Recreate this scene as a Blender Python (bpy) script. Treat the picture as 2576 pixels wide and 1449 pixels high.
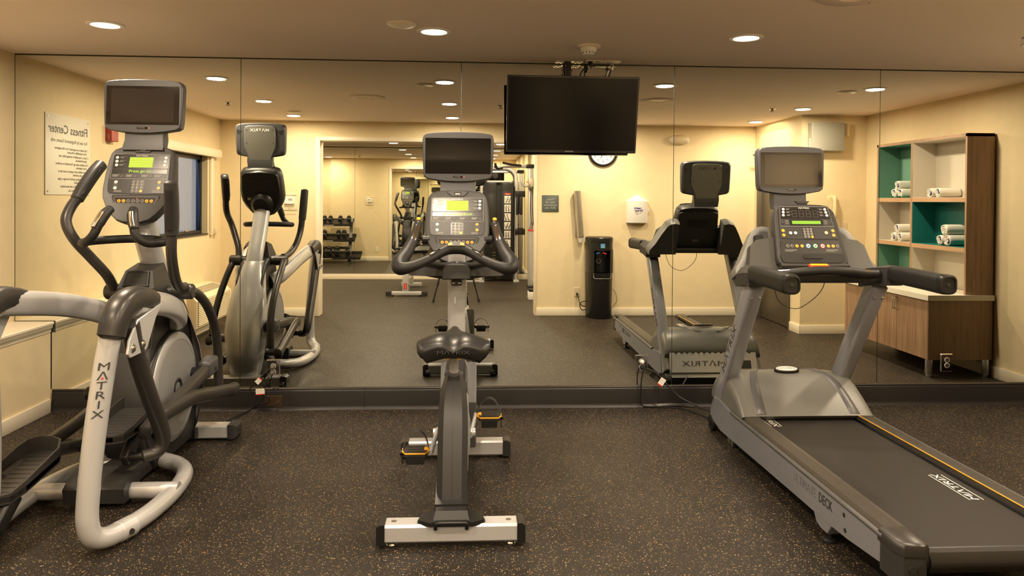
import bpy, bmesh, math, random
from mathutils import Vector as V, Matrix
random.seed(7)
S = bpy.context.scene
C = S.collection
for o in list(bpy.data.objects): bpy.data.objects.remove(o)

# ------------------------------------------------------------------ camera
YAW, PITCH, ROLL = -0.057506, -0.010605, 0.007365
CAM = V((1.5889, -5.2142, 1.4748))
r = V((math.cos(YAW), math.sin(YAW), 0)); fw = V((-math.sin(YAW), math.cos(YAW), 0)); up = V((0, 0, 1))
f2 = fw*math.cos(PITCH) + up*math.sin(PITCH); u2 = up*math.cos(PITCH) - fw*math.sin(PITCH)
r3 = r*math.cos(ROLL) + u2*math.sin(ROLL); u3 = u2*math.cos(ROLL) - r*math.sin(ROLL)
cd = bpy.data.cameras.new('camera'); co = bpy.data.objects.new('camera', cd); C.objects.link(co)
co.matrix_world = Matrix(((r3.x, u3.x, -f2.x, CAM.x), (r3.y, u3.y, -f2.y, CAM.y), (r3.z, u3.z, -f2.z, CAM.z), (0, 0, 0, 1)))
cd.sensor_width = 36.0; cd.lens = 36.0*1850/2576; cd.shift_x = 0; cd.shift_y = -201.147/2576
cd.clip_start = 0.05; cd.clip_end = 60
S.camera = co

# ------------------------------------------------------------------ sky, exposure
W = bpy.data.worlds.new('sky'); S.world = W; W.use_nodes = True
bg = W.node_tree.nodes['Background']; bg.inputs[0].default_value = (0.30, 0.46, 1.0, 1); bg.inputs[1].default_value = 15.0
S.view_settings.view_transform = 'Standard'; S.view_settings.look = 'None'
S.view_settings.gamma = 1.0; S.view_settings.use_curve_mapping = False
S.view_settings.exposure = 0.05
LAMP_W = 30.0            # watts of one recessed ceiling downlight
LAMP_COL = (1.0, 0.81, 0.585)
cy = S.cycles
cy.max_bounces = 14; cy.diffuse_bounces = 5; cy.glossy_bounces = 8; cy.transmission_bounces = 8; cy.transparent_max_bounces = 8
cy.caustics_reflective = False; cy.caustics_refractive = False; cy.sample_clamp_indirect = 4.0

# ------------------------------------------------------------------ materials
def mat(name, col, rough=0.5, metal=0.0, emit=None, es=0.0, coat=0.0, spec=0.5, trans=0.0):
    m = bpy.data.materials.new(name); m.use_nodes = True
    b = m.node_tree.nodes['Principled BSDF']
    b.inputs['Base Color'].default_value = (*col, 1); b.inputs['Roughness'].default_value = rough
    b.inputs['Metallic'].default_value = metal; b.inputs['Coat Weight'].default_value = coat
    b.inputs['Coat Roughness'].default_value = 0.12; b.inputs['Specular IOR Level'].default_value = spec
    b.inputs['Transmission Weight'].default_value = trans
    if emit: b.inputs['Emission Color'].default_value = (*emit, 1); b.inputs['Emission Strength'].default_value = es
    return m
def nodes(m): return m.node_tree.nodes, m.node_tree.links, m.node_tree.nodes['Principled BSDF']
def coords(m, scale=(1, 1, 1)):
    N, L, b = nodes(m)
    t = N.new('ShaderNodeNewGeometry'); mp = N.new('ShaderNodeMapping'); mp.inputs['Scale'].default_value = scale
    L.new(t.outputs['Position'], mp.inputs['Vector']); return mp.outputs['Vector']
def grain(m, scale=60, amt=0.15, bump=0.1, stretch=(1, 1, 1), dist=0.002, detail=4):
    """fine colour grain and relief"""
    N, L, b = nodes(m); vec = coords(m, stretch)
    n = N.new('ShaderNodeTexNoise'); n.inputs['Scale'].default_value = scale; n.inputs['Detail'].default_value = detail
    L.new(vec, n.inputs['Vector'])
    c = b.inputs['Base Color'].default_value[:]
    mr = N.new('ShaderNodeMapRange'); mr.inputs['From Min'].default_value = .3; mr.inputs['From Max'].default_value = .7
    mr.inputs['To Min'].default_value = 1-amt; mr.inputs['To Max'].default_value = 1+amt
    L.new(n.outputs['Fac'], mr.inputs['Value'])
    mx = N.new('ShaderNodeMix'); mx.data_type = 'RGBA'; mx.blend_type = 'MULTIPLY'; mx.inputs[0].default_value = 1
    mx.inputs[6].default_value = c; L.new(mr.outputs['Result'], mx.inputs[7]); L.new(mx.outputs[2], b.inputs['Base Color'])
    if bump:
        bp = N.new('ShaderNodeBump'); bp.inputs['Strength'].default_value = bump; bp.inputs['Distance'].default_value = dist
        L.new(n.outputs['Fac'], bp.inputs['Height']); L.new(bp.outputs['Normal'], b.inputs['Normal'])
    return m

M = {}
M['wall'] = grain(mat('cream_wallcovering', (0.76, 0.635, 0.405), 0.75, spec=0.25), 9, 0.025, 0)
def weave(m):
    N, L, b = nodes(m); vec = coords(m, (170, 170, 420))
    n = N.new('ShaderNodeTexNoise'); n.inputs['Scale'].default_value = 1; n.inputs['Detail'].default_value = 2; L.new(vec, n.inputs['Vector'])
    bp = N.new('ShaderNodeBump'); bp.inputs['Strength'].default_value = .22; bp.inputs['Distance'].default_value = .0015
    L.new(n.outputs['Fac'], bp.inputs['Height']); L.new(bp.outputs['Normal'], b.inputs['Normal'])
weave(M['wall'])
M['ceiling'] = grain(mat('ceiling_paint', (0.90, 0.79, 0.72), 0.85, spec=0.2), 140, 0.02, 0.12, dist=.001)
M['trim'] = mat('cream_trim_paint', (0.80, 0.72, 0.56), 0.38)
M['cove'] = mat('black_rubber_cove', (0.012, 0.0105, 0.0105), 0.36, spec=0.4)
M['mirror'] = mat('mirror_silvering', (0.83, 0.84, 0.77), 0.0, 1.0)
M['mirror_edge'] = mat('mirror_edge_dark', (0.05, 0.055, 0.045), 0.25, 0.3)
M['silver'] = grain(mat('silver_lacquer', (0.50, 0.505, 0.52), 0.30, 0.30, coat=0.6), 700, .04, 0)
M['silver_matte'] = grain(mat('satin_silver_plastic', (0.31, 0.315, 0.32), 0.42, 0.35), 600, .04, 0)
M['deckgrey'] = grain(mat('grey_lacquer', (0.25, 0.26, 0.295), 0.36, 0.3), 600, .04, 0)
M['tvgrey'] = grain(mat('grey_console_shell', (0.068, 0.069, 0.075), 0.42, 0.15, spec=.4), 900, .05, 0.04, dist=.0004)
M['console'] = grain(mat('console_plastic', (0.036, 0.035, 0.034), 0.42, 0.05, spec=.35), 900, .06, 0.05, dist=.0004)
M['gun'] = grain(mat('gunmetal_lacquer', (0.040, 0.037, 0.035), 0.34, 0.3, spec=.4), 900, .06, 0)
M['char'] = grain(mat('charcoal_moulded_plastic', (0.026, 0.0255, 0.026), 0.42, spec=.35), 1200, .1, 0.10, dist=.0004)
M['hood'] = grain(mat('grey_green_hood_plastic', (0.135, 0.135, 0.125), 0.42, 0.2), 900, .05, 0.05, dist=.0004)
M['hood_dark'] = grain(mat('dark_hood_plastic', (0.085, 0.085, 0.088), 0.4, 0.2), 900, .05, 0.05, dist=.0004)
M['black'] = grain(mat('black_plastic', (0.009, 0.009, 0.009), 0.38, spec=.35), 500, .1, 0)
M['blackgloss'] = mat('black_glossy_plastic', (0.008, 0.008, 0.009), 0.12)
M['rubber'] = grain(mat('black_grip_rubber', (0.011, 0.0105, 0.010), 0.5, spec=.3), 1500, .25, 0.35, dist=.0006)
M['vinyl'] = grain(mat('black_saddle_vinyl', (0.012, 0.0115, 0.011), 0.36, spec=.38), 900, .15, 0.12, dist=.0005)
M['screen'] = mat('dark_screen_glass', (0.012, 0.011, 0.011), 0.06, spec=0.7)
M['screen_lcd'] = mat('unlit_lcd_panel', (0.028, 0.025, 0.023), 0.05, spec=0.7)
M['tvscreen'] = mat('television_screen', (0.003, 0.0025, 0.0025), 0.16, spec=0.22)
M['chrome'] = mat('polished_chrome', (0.78, 0.77, 0.74), 0.08, 1.0)
M['steel'] = grain(mat('brushed_steel', (0.58, 0.57, 0.54), 0.26, 1.0), 300, .08, 0, (1, 1, .05))
M['screw'] = mat('zinc_screw', (0.45, 0.44, 0.42), 0.3, 0.9)
M['amber'] = mat('amber_key', (0.72, 0.36, 0.03), 0.35)
M['amber_trim'] = mat('amber_trim_plastic', (0.72, 0.34, 0.012), 0.4)
M['white'] = mat('white_plastic', (0.78, 0.76, 0.72), 0.4)
M['paper'] = mat('white_paper_label', (0.78, 0.75, 0.68), 0.6)
M['red'] = mat('red_plastic', (0.60, 0.028, 0.018), 0.35)
M['blue'] = mat('blue_plastic', (0.03, 0.14, 0.50), 0.35)
M['bluekey'] = mat('blue_key', (0.08, 0.28, 0.62), 0.4)
M['greenkey'] = mat('green_key', (0.03, 0.33, 0.10), 0.4)
M['keydark'] = mat('dark_key', (0.03, 0.03, 0.03), 0.4)
M['keyring'] = mat('pale_key_outline', (0.42, 0.40, 0.38), 0.5)
M['facia'] = grain(mat('facia_overlay', (0.026, 0.0245, 0.023), 0.36, 0.0, spec=.35), 700, .05, 0)
M['faciablack'] = mat('black_facia_window', (0.014, 0.013, 0.013), 0.25)
M['led'] = mat('green_led_dots', (0.25, 0.4, 0.02), 0.5, emit=(0.52, 0.66, 0.01), es=0.62)
M['ledtext'] = mat('green_led_message', (0.2, 0.35, 0.02), 0.5, emit=(0.45, 0.78, 0.03), es=0.75)
M['lcdgreen'] = mat('green_lcd_backlight', (0.1, 0.2, 0.02), 0.5, emit=(0.10, 0.17, 0.004), es=0.6)
M['redled'] = mat('red_power_led', (0.5, 0.02, 0.02), 0.5, emit=(1.0, 0.05, 0.04), es=4.0)
M['segment'] = mat('unlit_segment', (0.055, 0.040, 0.036), 0.5)
M['ink'] = mat('dark_grey_print', (0.035, 0.035, 0.04), 0.5)
M['inkbrown'] = mat('brown_grey_print', (0.10, 0.085, 0.06), 0.6)
M['inkwhite'] = mat('white_print', (0.75, 0.74, 0.70), 0.5)
M['inkgrey'] = mat('grey_print', (0.33, 0.32, 0.30), 0.5)
M['inkred'] = mat('red_print', (0.65, 0.03, 0.03), 0.5)
M['lens'] = mat('downlight_lens', (1, 1, 1), 0.5, emit=(1.0, 0.90, 0.70), es=9.0)
M['counter'] = mat('white_solid_surface', (0.80, 0.76, 0.66), 0.3)
M['teal'] = mat('teal_laminate', (0.012, 0.16, 0.145), 0.45)
M['sage'] = mat('sage_green_laminate', (0.13, 0.28, 0.21), 0.45)
M['pale'] = mat('pale_grey_laminate', (0.58, 0.53, 0.44), 0.45)
M['towel'] = grain(mat('white_terry', (0.82, 0.78, 0.70), 0.95, spec=0.1), 260, .06, 0.9, dist=.004)
M['towelblue'] = grain(mat('blue_towel_band', (0.05, 0.055, 0.22), 0.9, spec=0.1), 260, .1, 0.6, dist=.003)
M['ptac'] = mat('beige_appliance_plastic', (0.74, 0.64, 0.44), 0.42)
M['dark'] = mat('dark_recess', (0.012, 0.011, 0.010), 0.7)
M['bronze'] = mat('dark_bronze_frame', (0.010, 0.014, 0.022), 0.35, 0.3)
M['signwhite'] = mat('sign_board_white', (0.72, 0.69, 0.58), 0.45)
M['slate'] = mat('slate_green_sign', (0.055, 0.075, 0.068), 0.5)
M['door'] = grain(mat('dark_bronze_door_paint', (0.095, 0.078, 0.055), 0.42), 40, .06, 0)
M['ebox'] = mat('grey_enamel_box', (0.36, 0.36, 0.31), 0.45)
M['phone'] = mat('ivory_phone_plastic', (0.72, 0.62, 0.38), 0.35)
M['beige'] = mat('beige_plastic', (0.66, 0.56, 0.37), 0.45)
M['brass'] = mat('brown_cover_plate', (0.06, 0.035, 0.018), 0.35, 0.3)
M['frost'] = mat('emergency_lamp_lens', (0.72, 0.70, 0.62), 0.15)
M['glass'] = mat('window_glass', (1, 1, 1), 0.02, trans=1.0)
M['stucco'] = grain(mat('exterior_stucco', (0.34, 0.34, 0.37), 0.9), 6, .18, 0.4, dist=.01)
M['placard'] = grain(mat('exercise_placard', (0.62, 0.60, 0.55), 0.5), 60, .1, 0)

def floor_mat():
    m = mat('speckled_rubber_floor', (0.03, 0.026, 0.022), 0.5, spec=0.22)
    N, L, b = nodes(m); vec = coords(m)
    base = N.new('ShaderNodeTexNoise'); base.inputs['Scale'].default_value = 2.2; base.inputs['Detail'].default_value = 5; L.new(vec, base.inputs['Vector'])
    ramp = N.new('ShaderNodeValToRGB'); e = ramp.color_ramp.elements
    e[0].position = .3; e[0].color = (0.0115, 0.0095, 0.008, 1); e[1].position = .72; e[1].color = (0.021, 0.0175, 0.0145, 1)
    L.new(base.outputs['Fac'], ramp.inputs['Fac']); cur = ramp.outputs['Color']
    def flecks(scale, dmin, dens, c0, c1, cur, warp):
        ws = N.new('ShaderNodeTexNoise'); ws.inputs['Scale'].default_value = scale*1.6; L.new(vec, ws.inputs['Vector'])
        mul = N.new('ShaderNodeVectorMath'); mul.operation = 'MULTIPLY_ADD'; mul.inputs[1].default_value = (warp,)*3
        L.new(ws.outputs['Color'], mul.inputs[0]); L.new(vec, mul.inputs[2])
        v = N.new('ShaderNodeTexVoronoi'); v.inputs['Scale'].default_value = scale; L.new(mul.outputs[0], v.inputs['Vector'])
        sp = N.new('ShaderNodeSeparateColor'); L.new(v.outputs['Color'], sp.inputs[0])
        size = N.new('ShaderNodeMath'); size.operation = 'MULTIPLY'; size.inputs[1].default_value = dmin; L.new(sp.outputs[1], size.inputs[0])
        lt = N.new('ShaderNodeMath'); lt.operation = 'LESS_THAN'; L.new(v.outputs['Distance'], lt.inputs[0]); L.new(size.outputs[0], lt.inputs[1])
        gt = N.new('ShaderNodeMath'); gt.operation = 'GREATER_THAN'; gt.inputs[1].default_value = 1-dens; L.new(sp.outputs[0], gt.inputs[0])
        an = N.new('ShaderNodeMath'); an.operation = 'MULTIPLY'; L.new(lt.outputs[0], an.inputs[0]); L.new(gt.outputs[0], an.inputs[1])
        cm = N.new('ShaderNodeMix'); cm.data_type = 'RGBA'; cm.inputs[6].default_value = (*c0, 1); cm.inputs[7].default_value = (*c1, 1); L.new(sp.outputs[2], cm.inputs[0])
        mx = N.new('ShaderNodeMix'); mx.data_type = 'RGBA'; L.new(an.outputs[0], mx.inputs[0]); L.new(cur, mx.inputs[6]); L.new(cm.outputs[2], mx.inputs[7])
        return mx.outputs[2]
    cur = flecks(120, .40, .40, (0.30, 0.19, 0.075), (0.32, 0.26, 0.17), cur, .004)
    cur = flecks(210, .40, .34, (0.25, 0.155, 0.06), (0.24, 0.20, 0.15), cur, .003)
    cur = flecks(38, .13, .16, (0.50, 0.40, 0.26), (0.42, 0.15, 0.04), cur, .006)
    L.new(cur, b.inputs['Base Color'])
    n2 = N.new('ShaderNodeTexNoise'); n2.inputs['Scale'].default_value = 260; L.new(vec, n2.inputs['Vector'])
    bp = N.new('ShaderNodeBump'); bp.inputs['Strength'].default_value = .25; bp.inputs['Distance'].default_value = .0015
    L.new(n2.outputs['Fac'], bp.inputs['Height']); L.new(bp.outputs['Normal'], b.inputs['Normal'])
    return m
M['floor'] = floor_mat()
def wood_mat():
    m = mat('walnut_laminate', (0.25, 0.13, 0.06), 0.42)
    N, L, b = nodes(m); vec = coords(m, (14, 14, .7))
    n = N.new('ShaderNodeTexNoise'); n.inputs['Scale'].default_value = 3.0; n.inputs['Detail'].default_value = 7; n.inputs['Roughness'].default_value = .62; L.new(vec, n.inputs['Vector'])
    ramp = N.new('ShaderNodeValToRGB'); e = ramp.color_ramp.elements
    e[0].position = .3; e[0].color = (0.22, 0.125, 0.066, 1); e[1].position = .72; e[1].color = (0.40, 0.255, 0.155, 1)
    L.new(n.outputs['Fac'], ramp.inputs['Fac']); L.new(ramp.outputs['Color'], b.inputs['Base Color']); return m
M['wood'] = wood_mat()
M['woodedge'] = grain(mat('light_wood_edge', (0.45, 0.27, 0.15), 0.42), 30, .08, 0, (1, .2, 1))
def belt_mat():
    m = mat('woven_belt', (0.03, 0.027, 0.024), 0.55, spec=.15)
    N, L, b = nodes(m); vec = coords(m, (330, 330, 330))
    c = N.new('ShaderNodeTexChecker'); c.inputs['Scale'].default_value = 1; c.inputs[1].default_value = (0.027, 0.0235, 0.0205, 1); c.inputs[2].default_value = (0.018, 0.0155, 0.0135, 1)
    L.new(vec, c.inputs['Vector']); L.new(c.outputs['Color'], b.inputs['Base Color']); return m
M['belt'] = belt_mat()
# ------------------------------------------------------------------ builders
BASE = {}
def fix(bm):
    bmesh.ops.remove_doubles(bm, verts=bm.verts, dist=1e-6)
    bmesh.ops.recalc_face_normals(bm, faces=bm.faces)
def obj(name, bm, m, parent=None, base=None, sharp=38, kind=None, label=None):
    """one mesh object; the builder's vertices are in world coordinates"""
    fix(bm)
    me = bpy.data.meshes.new(name); bm.to_mesh(me); bm.free()
    return meshobj(name, me, m, parent, base, sharp, kind, label)
def meshobj(name, me, m, parent=None, base=None, sharp=38, kind=None, label=None):
    if parent is not None: base = BASE.get(parent.name, V((0, 0, 0)))
    elif base is None:
        vs = [v.co for v in me.vertices]
        base = V(((min(v.x for v in vs)+max(v.x for v in vs))/2, (min(v.y for v in vs)+max(v.y for v in vs))/2, min(v.z for v in vs)))
    base = V(base)
    me.transform(Matrix.Translation(-base))
    me.materials.append(M[m] if isinstance(m, str) else m)
    if sharp:
        me.polygons.foreach_set('use_smooth', [True]*len(me.polygons)); me.set_sharp_from_angle(angle=math.radians(sharp))
    o = bpy.data.objects.new(name, me); C.objects.link(o)
    BASE[o.name] = base
    if parent is None: o.location = base
    else: o.parent = parent
    if kind: o['kind'] = kind
    if label: o['label'] = label
    return o
def tag(o, label=None, cat=None, group=None, kind=None):
    if label: o['label'] = label
    if cat: o['category'] = cat
    if group: o['group'] = group
    if kind: o['kind'] = kind
    return o
def thing(name, label, cat, loc=(0, 0, 0), group=None):
    o = bpy.data.objects.new(name, None); o.empty_display_size = .1; C.objects.link(o); o.location = loc
    BASE[o.name] = V(loc); return tag(o, label, cat, group)
def struct(name, loc=(0, 0, 0)):
    o = bpy.data.objects.new(name, None); o.empty_display_size = .1; C.objects.link(o); o.location = loc
    BASE[o.name] = V(loc); o['kind'] = 'structure'; return o
def dup(root, loc, rotz=None, label=None, rot=None):
    rr = root.copy(); C.objects.link(rr); rr.location = loc
    if rotz is not None: rr.rotation_euler = (0, 0, rotz)
    if rot is not None: rr.rotation_euler = rot
    if label: rr['label'] = label
    for ch in list(root.children):
        c = ch.copy(); C.objects.link(c); c.parent = rr
        for g in list(ch.children):
            d = g.copy(); C.objects.link(d); d.parent = c
    return rr
def nb(): return bmesh.new()
def box(bm, lo, hi, bev=0, seg=2):
    vs = [bm.verts.new((x, y, z)) for x in (lo[0], hi[0]) for y in (lo[1], hi[1]) for z in (lo[2], hi[2])]
    fs = [bm.faces.new([vs[i] for i in q]) for q in ((0, 1, 3, 2), (4, 6, 7, 5), (0, 4, 5, 1), (2, 3, 7, 6), (0, 2, 6, 4), (1, 5, 7, 3))]
    if bev:
        es = list({e for f in fs for e in f.edges})
        bmesh.ops.bevel(bm, geom=es, offset=bev, segments=seg, affect='EDGES', profile=.5)
    return bm
def obox(bm, c, ax, half, bev=0, seg=2):
    """box with centre c, axes ax (3 unit vectors) and half sizes"""
    tmp = nb(); box(tmp, [-h for h in half], half, bev, seg)
    mtx = Matrix((( ax[0][0], ax[1][0], ax[2][0], c[0]), (ax[0][1], ax[1][1], ax[2][1], c[1]), (ax[0][2], ax[1][2], ax[2][2], c[2]), (0, 0, 0, 1)))
    return join(bm, tmp, mtx)
def join(bm, tmp, mtx=None):
    if mtx: bmesh.ops.transform(tmp, matrix=mtx, verts=tmp.verts)
    me = bpy.data.meshes.new('t'); tmp.to_mesh(me); tmp.free(); bm.from_mesh(me); bpy.data.meshes.remove(me); return bm
def ring(bm, pts): return [bm.verts.new(p) for p in pts]
def skin(bm, rings, cap0=True, cap1=True, closed=True):
    n = len(rings[0])
    for a, b in zip(rings, rings[1:]):
        for i in range(n if closed else n-1):
            j = (i+1) % n
            try: bm.faces.new((a[i], a[j], b[j], b[i]))
            except ValueError: pass
    if cap0 and closed: bm.faces.new(list(reversed(rings[0])))
    if cap1 and closed: bm.faces.new(rings[-1])
    return bm
def loft(bm, secs, cap0=True, cap1=True): return skin(bm, [ring(bm, s) for s in secs], cap0, cap1)
def prism(bm, pts, axis, a, b, bev=0, seg=2):
    """polygon extruded along axis; pts hold the other two coordinates in x,y,z order"""
    def P(p, t):
        q = list(p); q.insert('xyz'.index(axis), t); return V(q)
    A = ring(bm, [P(p, a) for p in pts]); B = ring(bm, [P(p, b) for p in pts])
    fs = [bm.faces.new(A), bm.faces.new(list(reversed(B)))]
    n = len(pts)
    for i in range(n): bm.faces.new((A[i], A[(i+1) % n], B[(i+1) % n], B[i]))
    if bev:
        es = list({e for f in fs for e in f.edges})
        bmesh.ops.bevel(bm, geom=es, offset=bev, segments=seg, affect='EDGES', profile=.5)
    return bm
def frame_of(d, ref=V((0, 0, 1))):
    d = V(d).normalized()
    if abs(d.dot(ref)) > .97: ref = V((0, 1, 0)) if abs(d.y) < .9 else V((1, 0, 0))
    u = ref.cross(d).normalized(); return u, d.cross(u).normalized(), d
def circ(c, u, v, ru, rv, n, e=2.0):
    out = []
    for i in range(n):
        t = 2*math.pi*i/n; a, b = math.cos(t), math.sin(t)
        x = math.copysign(abs(a)**(2/e), a)*ru; y = math.copysign(abs(b)**(2/e), b)*rv
        out.append(V(c)+u*x+v*y)
    return out
def cyl(bm, p0, p1, r0, r1=None, n=16, bev=0):
    p0, p1 = V(p0), V(p1); r1 = r0 if r1 is None else r1
    u, v, d = frame_of(p1-p0); L = (p1-p0).length
    if bev: secs = [(0, r0-bev), (bev, r0), (L-bev, r1), (L, r1-bev)]
    else: secs = [(0, r0), (L, r1)]
    return loft(bm, [circ(p0+d*t, u, v, q, q, n) for t, q in secs])
def smooth(pts, k=6):
    pts = [V(p) for p in pts]
    if len(pts) < 3: return pts
    P = [pts[0]*2-pts[1]]+pts+[pts[-1]*2-pts[-2]]; out = []
    for i in range(1, len(P)-2):
        a, b, c, d = P[i-1:i+3]
        for j in range(k):
            t = j/k
            out.append(.5*((2*b)+(c-a)*t+(2*a-5*b+4*c-d)*t*t+(3*b-a-3*c+d)*t**3))
    return out+[pts[-1]]
def fillet(pts, rad, k=5):
    """straight runs with rounded corners"""
    pts = [V(p) for p in pts]; out = [pts[0]]
    for a, b, c in zip(pts, pts[1:], pts[2:]):
        d1, d2 = (a-b), (c-b); rr = min(rad, d1.length*.48, d2.length*.48)
        p, q = b+d1.normalized()*rr, b+d2.normalized()*rr
        for j in range(k+1):
            t = j/k; out.append(p*(1-t)**2+b*2*t*(1-t)+q*t*t)
    return out+[pts[-1]]
def tube(bm, pts, rad, n=14, k=6, sm=True, rv=None, ref=V((0, 0, 1)), e=2.0, round_end=True):
    """swept tube; rad a number or a list over the control points; rv the second half-axis"""
    ctrl = len(pts); P = smooth(pts, k) if sm else [V(p) for p in pts]; N = len(P)
    def rat(i):
        if not isinstance(rad, (list, tuple)): return rad
        x = i/(N-1)*(len(rad)-1); j = min(int(x), len(rad)-2); return rad[j]+(rad[j+1]-rad[j])*(x-j)
    secs = []; u = None
    for i, p in enumerate(P):
        d = (P[min(i+1, N-1)]-P[max(i-1, 0)]).normalized()
        if u is None: u, v, _ = frame_of(d, ref)
        else:
            u = (u-d*u.dot(d)).normalized(); v = d.cross(u)
        a = rat(i); b = a if rv is None else rv*(a/(rad if not isinstance(rad, (list, tuple)) else rad[0]))
        if i == 0 and round_end:
            secs.append(circ(p-d*min(a, b)*.28, u, v, a*.62, b*.62, n, e))
        secs.append(circ(p, u, v, a, b, n, e))
        if i == N-1 and round_end: secs.append(circ(p+d*min(a, b)*.28, u, v, a*.62, b*.62, n, e))
    return loft(bm, secs)
def lathe(bm, prof, c, d=(0, 0, 1), n=24):
    u, v, d = frame_of(d); c = V(c)
    return loft(bm, [circ(c+d*h, u, v, max(q, 1e-4), max(q, 1e-4), n) for q, h in prof])
def ball(bm, c, rx, ry=None, rz=None, n=14, m=9):
    ry = ry or rx; rz = rz or rx; secs = []
    for i in range(m+1):
        a = -math.pi/2+math.pi*i/m; q = max(math.cos(a), .02)
        secs.append([V(c)+V((rx*q*math.cos(2*math.pi*j/n), ry*q*math.sin(2*math.pi*j/n), rz*math.sin(a))) for j in range(n)])
    return loft(bm, secs)
class Fr:
    """a face: origin, right, up; P(u,v,w) with w along the outward normal"""
    def __init__(s, o, u=(1, 0, 0), v=(0, 0, 1)):
        s.o = V(o); s.u = V(u).normalized(); s.v = V(v).normalized(); s.n = s.u.cross(s.v).normalized()
    def P(s, u, v, w=0): return s.o+s.u*u+s.v*v+s.n*w
    def mtx(s, u=0, v=0, w=0):
        p = s.P(u, v, w); a, b, c = s.u, s.v, s.n
        return Matrix(((a.x, b.x, c.x, p.x), (a.y, b.y, c.y, p.y), (a.z, b.z, c.z, p.z), (0, 0, 0, 1)))
def rrect(u0, v0, u1, v1, rad, k=4):
    out = []
    for cx, cy_, a0 in ((u1-rad, v1-rad, 0), (u0+rad, v1-rad, 90), (u0+rad, v0+rad, 180), (u1-rad, v0+rad, 270)):
        for j in range(k+1):
            a = math.radians(a0+90*j/k); out.append((cx+rad*math.cos(a), cy_+rad*math.sin(a)))
    return out
def disc2(cu, cv, r, n=16, rv=None): return [(cu+r*math.cos(2*math.pi*i/n), cv+(rv or r)*math.sin(2*math.pi*i/n)) for i in range(n)]
def scaled(poly, s, c=(0, 0)): return [(c[0]+(p[0]-c[0])*s, c[1]+(p[1]-c[1])*s) for p in poly]
def plate(bm, F, poly, w0, w1, chamf=0):
    secs = [[F.P(u, v, w0) for u, v in poly]]
    if chamf:
        cu = sum(p[0] for p in poly)/len(poly); cv = sum(p[1] for p in poly)/len(poly)
        mx = max(max(abs(p[0]-cu), abs(p[1]-cv)) for p in poly)
        secs += [[F.P(u, v, w1-chamf) for u, v in poly], [F.P(u, v, w1) for u, v in scaled(poly, 1-chamf/mx, (cu, cv))]]
    else: secs.append([F.P(u, v, w1) for u, v in poly])
    return loft(bm, secs)
def band(bm, F, poly, poly2, w0, w1):
    """flat ring between two outlines of equal length"""
    A = ring(bm, [F.P(u, v, w0) for u, v in poly]); B = ring(bm, [F.P(u, v, w1) for u, v in poly])
    D = ring(bm, [F.P(u, v, w1) for u, v in poly2]); E_ = ring(bm, [F.P(u, v, w0) for u, v in poly2])
    return skin(bm, [A, B, D, E_, A], False, False)
def txt(name, s, size, F, u, v, m, parent=None, w=0.0005, align='CENTER', sx=1.0, base=None, depth=.0004, bold=0, rot=0, space=1.0, shear=0):
    cu = bpy.data.curves.new('t', 'FONT'); cu.body = s; cu.size = size; cu.align_x = align; cu.align_y = 'CENTER'
    cu.extrude = depth; cu.resolution_u = 2; cu.offset = bold; cu.space_character = space; cu.shear = shear
    ob = bpy.data.objects.new('t', cu); me = bpy.data.meshes.new_from_object(ob)
    bpy.data.objects.remove(ob); bpy.data.curves.remove(cu)
    me.transform(Matrix.Diagonal((sx, 1, 1, 1))); me.transform(Matrix.Rotation(rot, 4, 'Z')); me.transform(F.mtx(u, v, w))
    me.name = name; me.materials.clear()
    return meshobj(name, me, m, parent, base, sharp=0)
BRAND = 'M\u039bTRIX'
def brand(F, u, v, size, m, parent, w=.0006, rot=0, sx=1.25, dot=True, name='lettering', bold=0):
    o = txt(name, BRAND, size, F, u, v, m, parent, w, rot=rot, sx=sx, bold=bold, space=1.08)
    return o
M['silver_dark'] = grain(mat('anodised_rail', (0.07, 0.063, 0.055), 0.38, 0.35, spec=.3), 300, .08, 0, (8, .1, 8))
M['deckgrey2'] = grain(mat('grey_lacquer_gloss', (0.33, 0.34, 0.385), 0.26, 0.3, coat=.5), 600, .04, 0)
M['hood_vdark'] = grain(mat('dark_shell_plastic', (0.035, 0.034, 0.029), 0.45), 900, .06, 0.06, dist=.0004)
M['tvback'] = grain(mat('silver_back_shell', (0.17, 0.17, 0.155), 0.36, 0.35), 900, .05, 0.04, dist=.0004)
M['screen_bike'] = mat('lcd_painted_dark_reflection', (0.010, 0.009, 0.0085), 0.05, spec=0.22)  # darker copy of the screen material; a dark reflection put into its colour
M['inkdim'] = mat('soft_grey_print', (0.14, 0.14, 0.15), 0.5)
M['lcdgreen2'] = mat('dark_green_lcd_backlight', (0.1, 0.2, 0.02), 0.5, emit=(0.20, 0.46, 0.01), es=0.75)
M['violet'] = mat('violet_print', (0.06, 0.03, 0.22), 0.45)
M['skyblue'] = mat('sky_blue_label', (0.10, 0.33, 0.55), 0.45)
M['alarmred'] = mat('fire_alarm_red', (0.36, 0.03, 0.018), 0.4)
M['clearplate'] = mat('clear_guard_plastic', (0.70, 0.62, 0.45), 0.2)
M['hexblack'] = grain(mat('hex_rubber', (0.018, 0.019, 0.022), 0.45), 300, .1, .05)
M['ledtext_off'] = mat('yellow_number_print', (0.45, 0.40, 0.08), 0.5)
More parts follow.
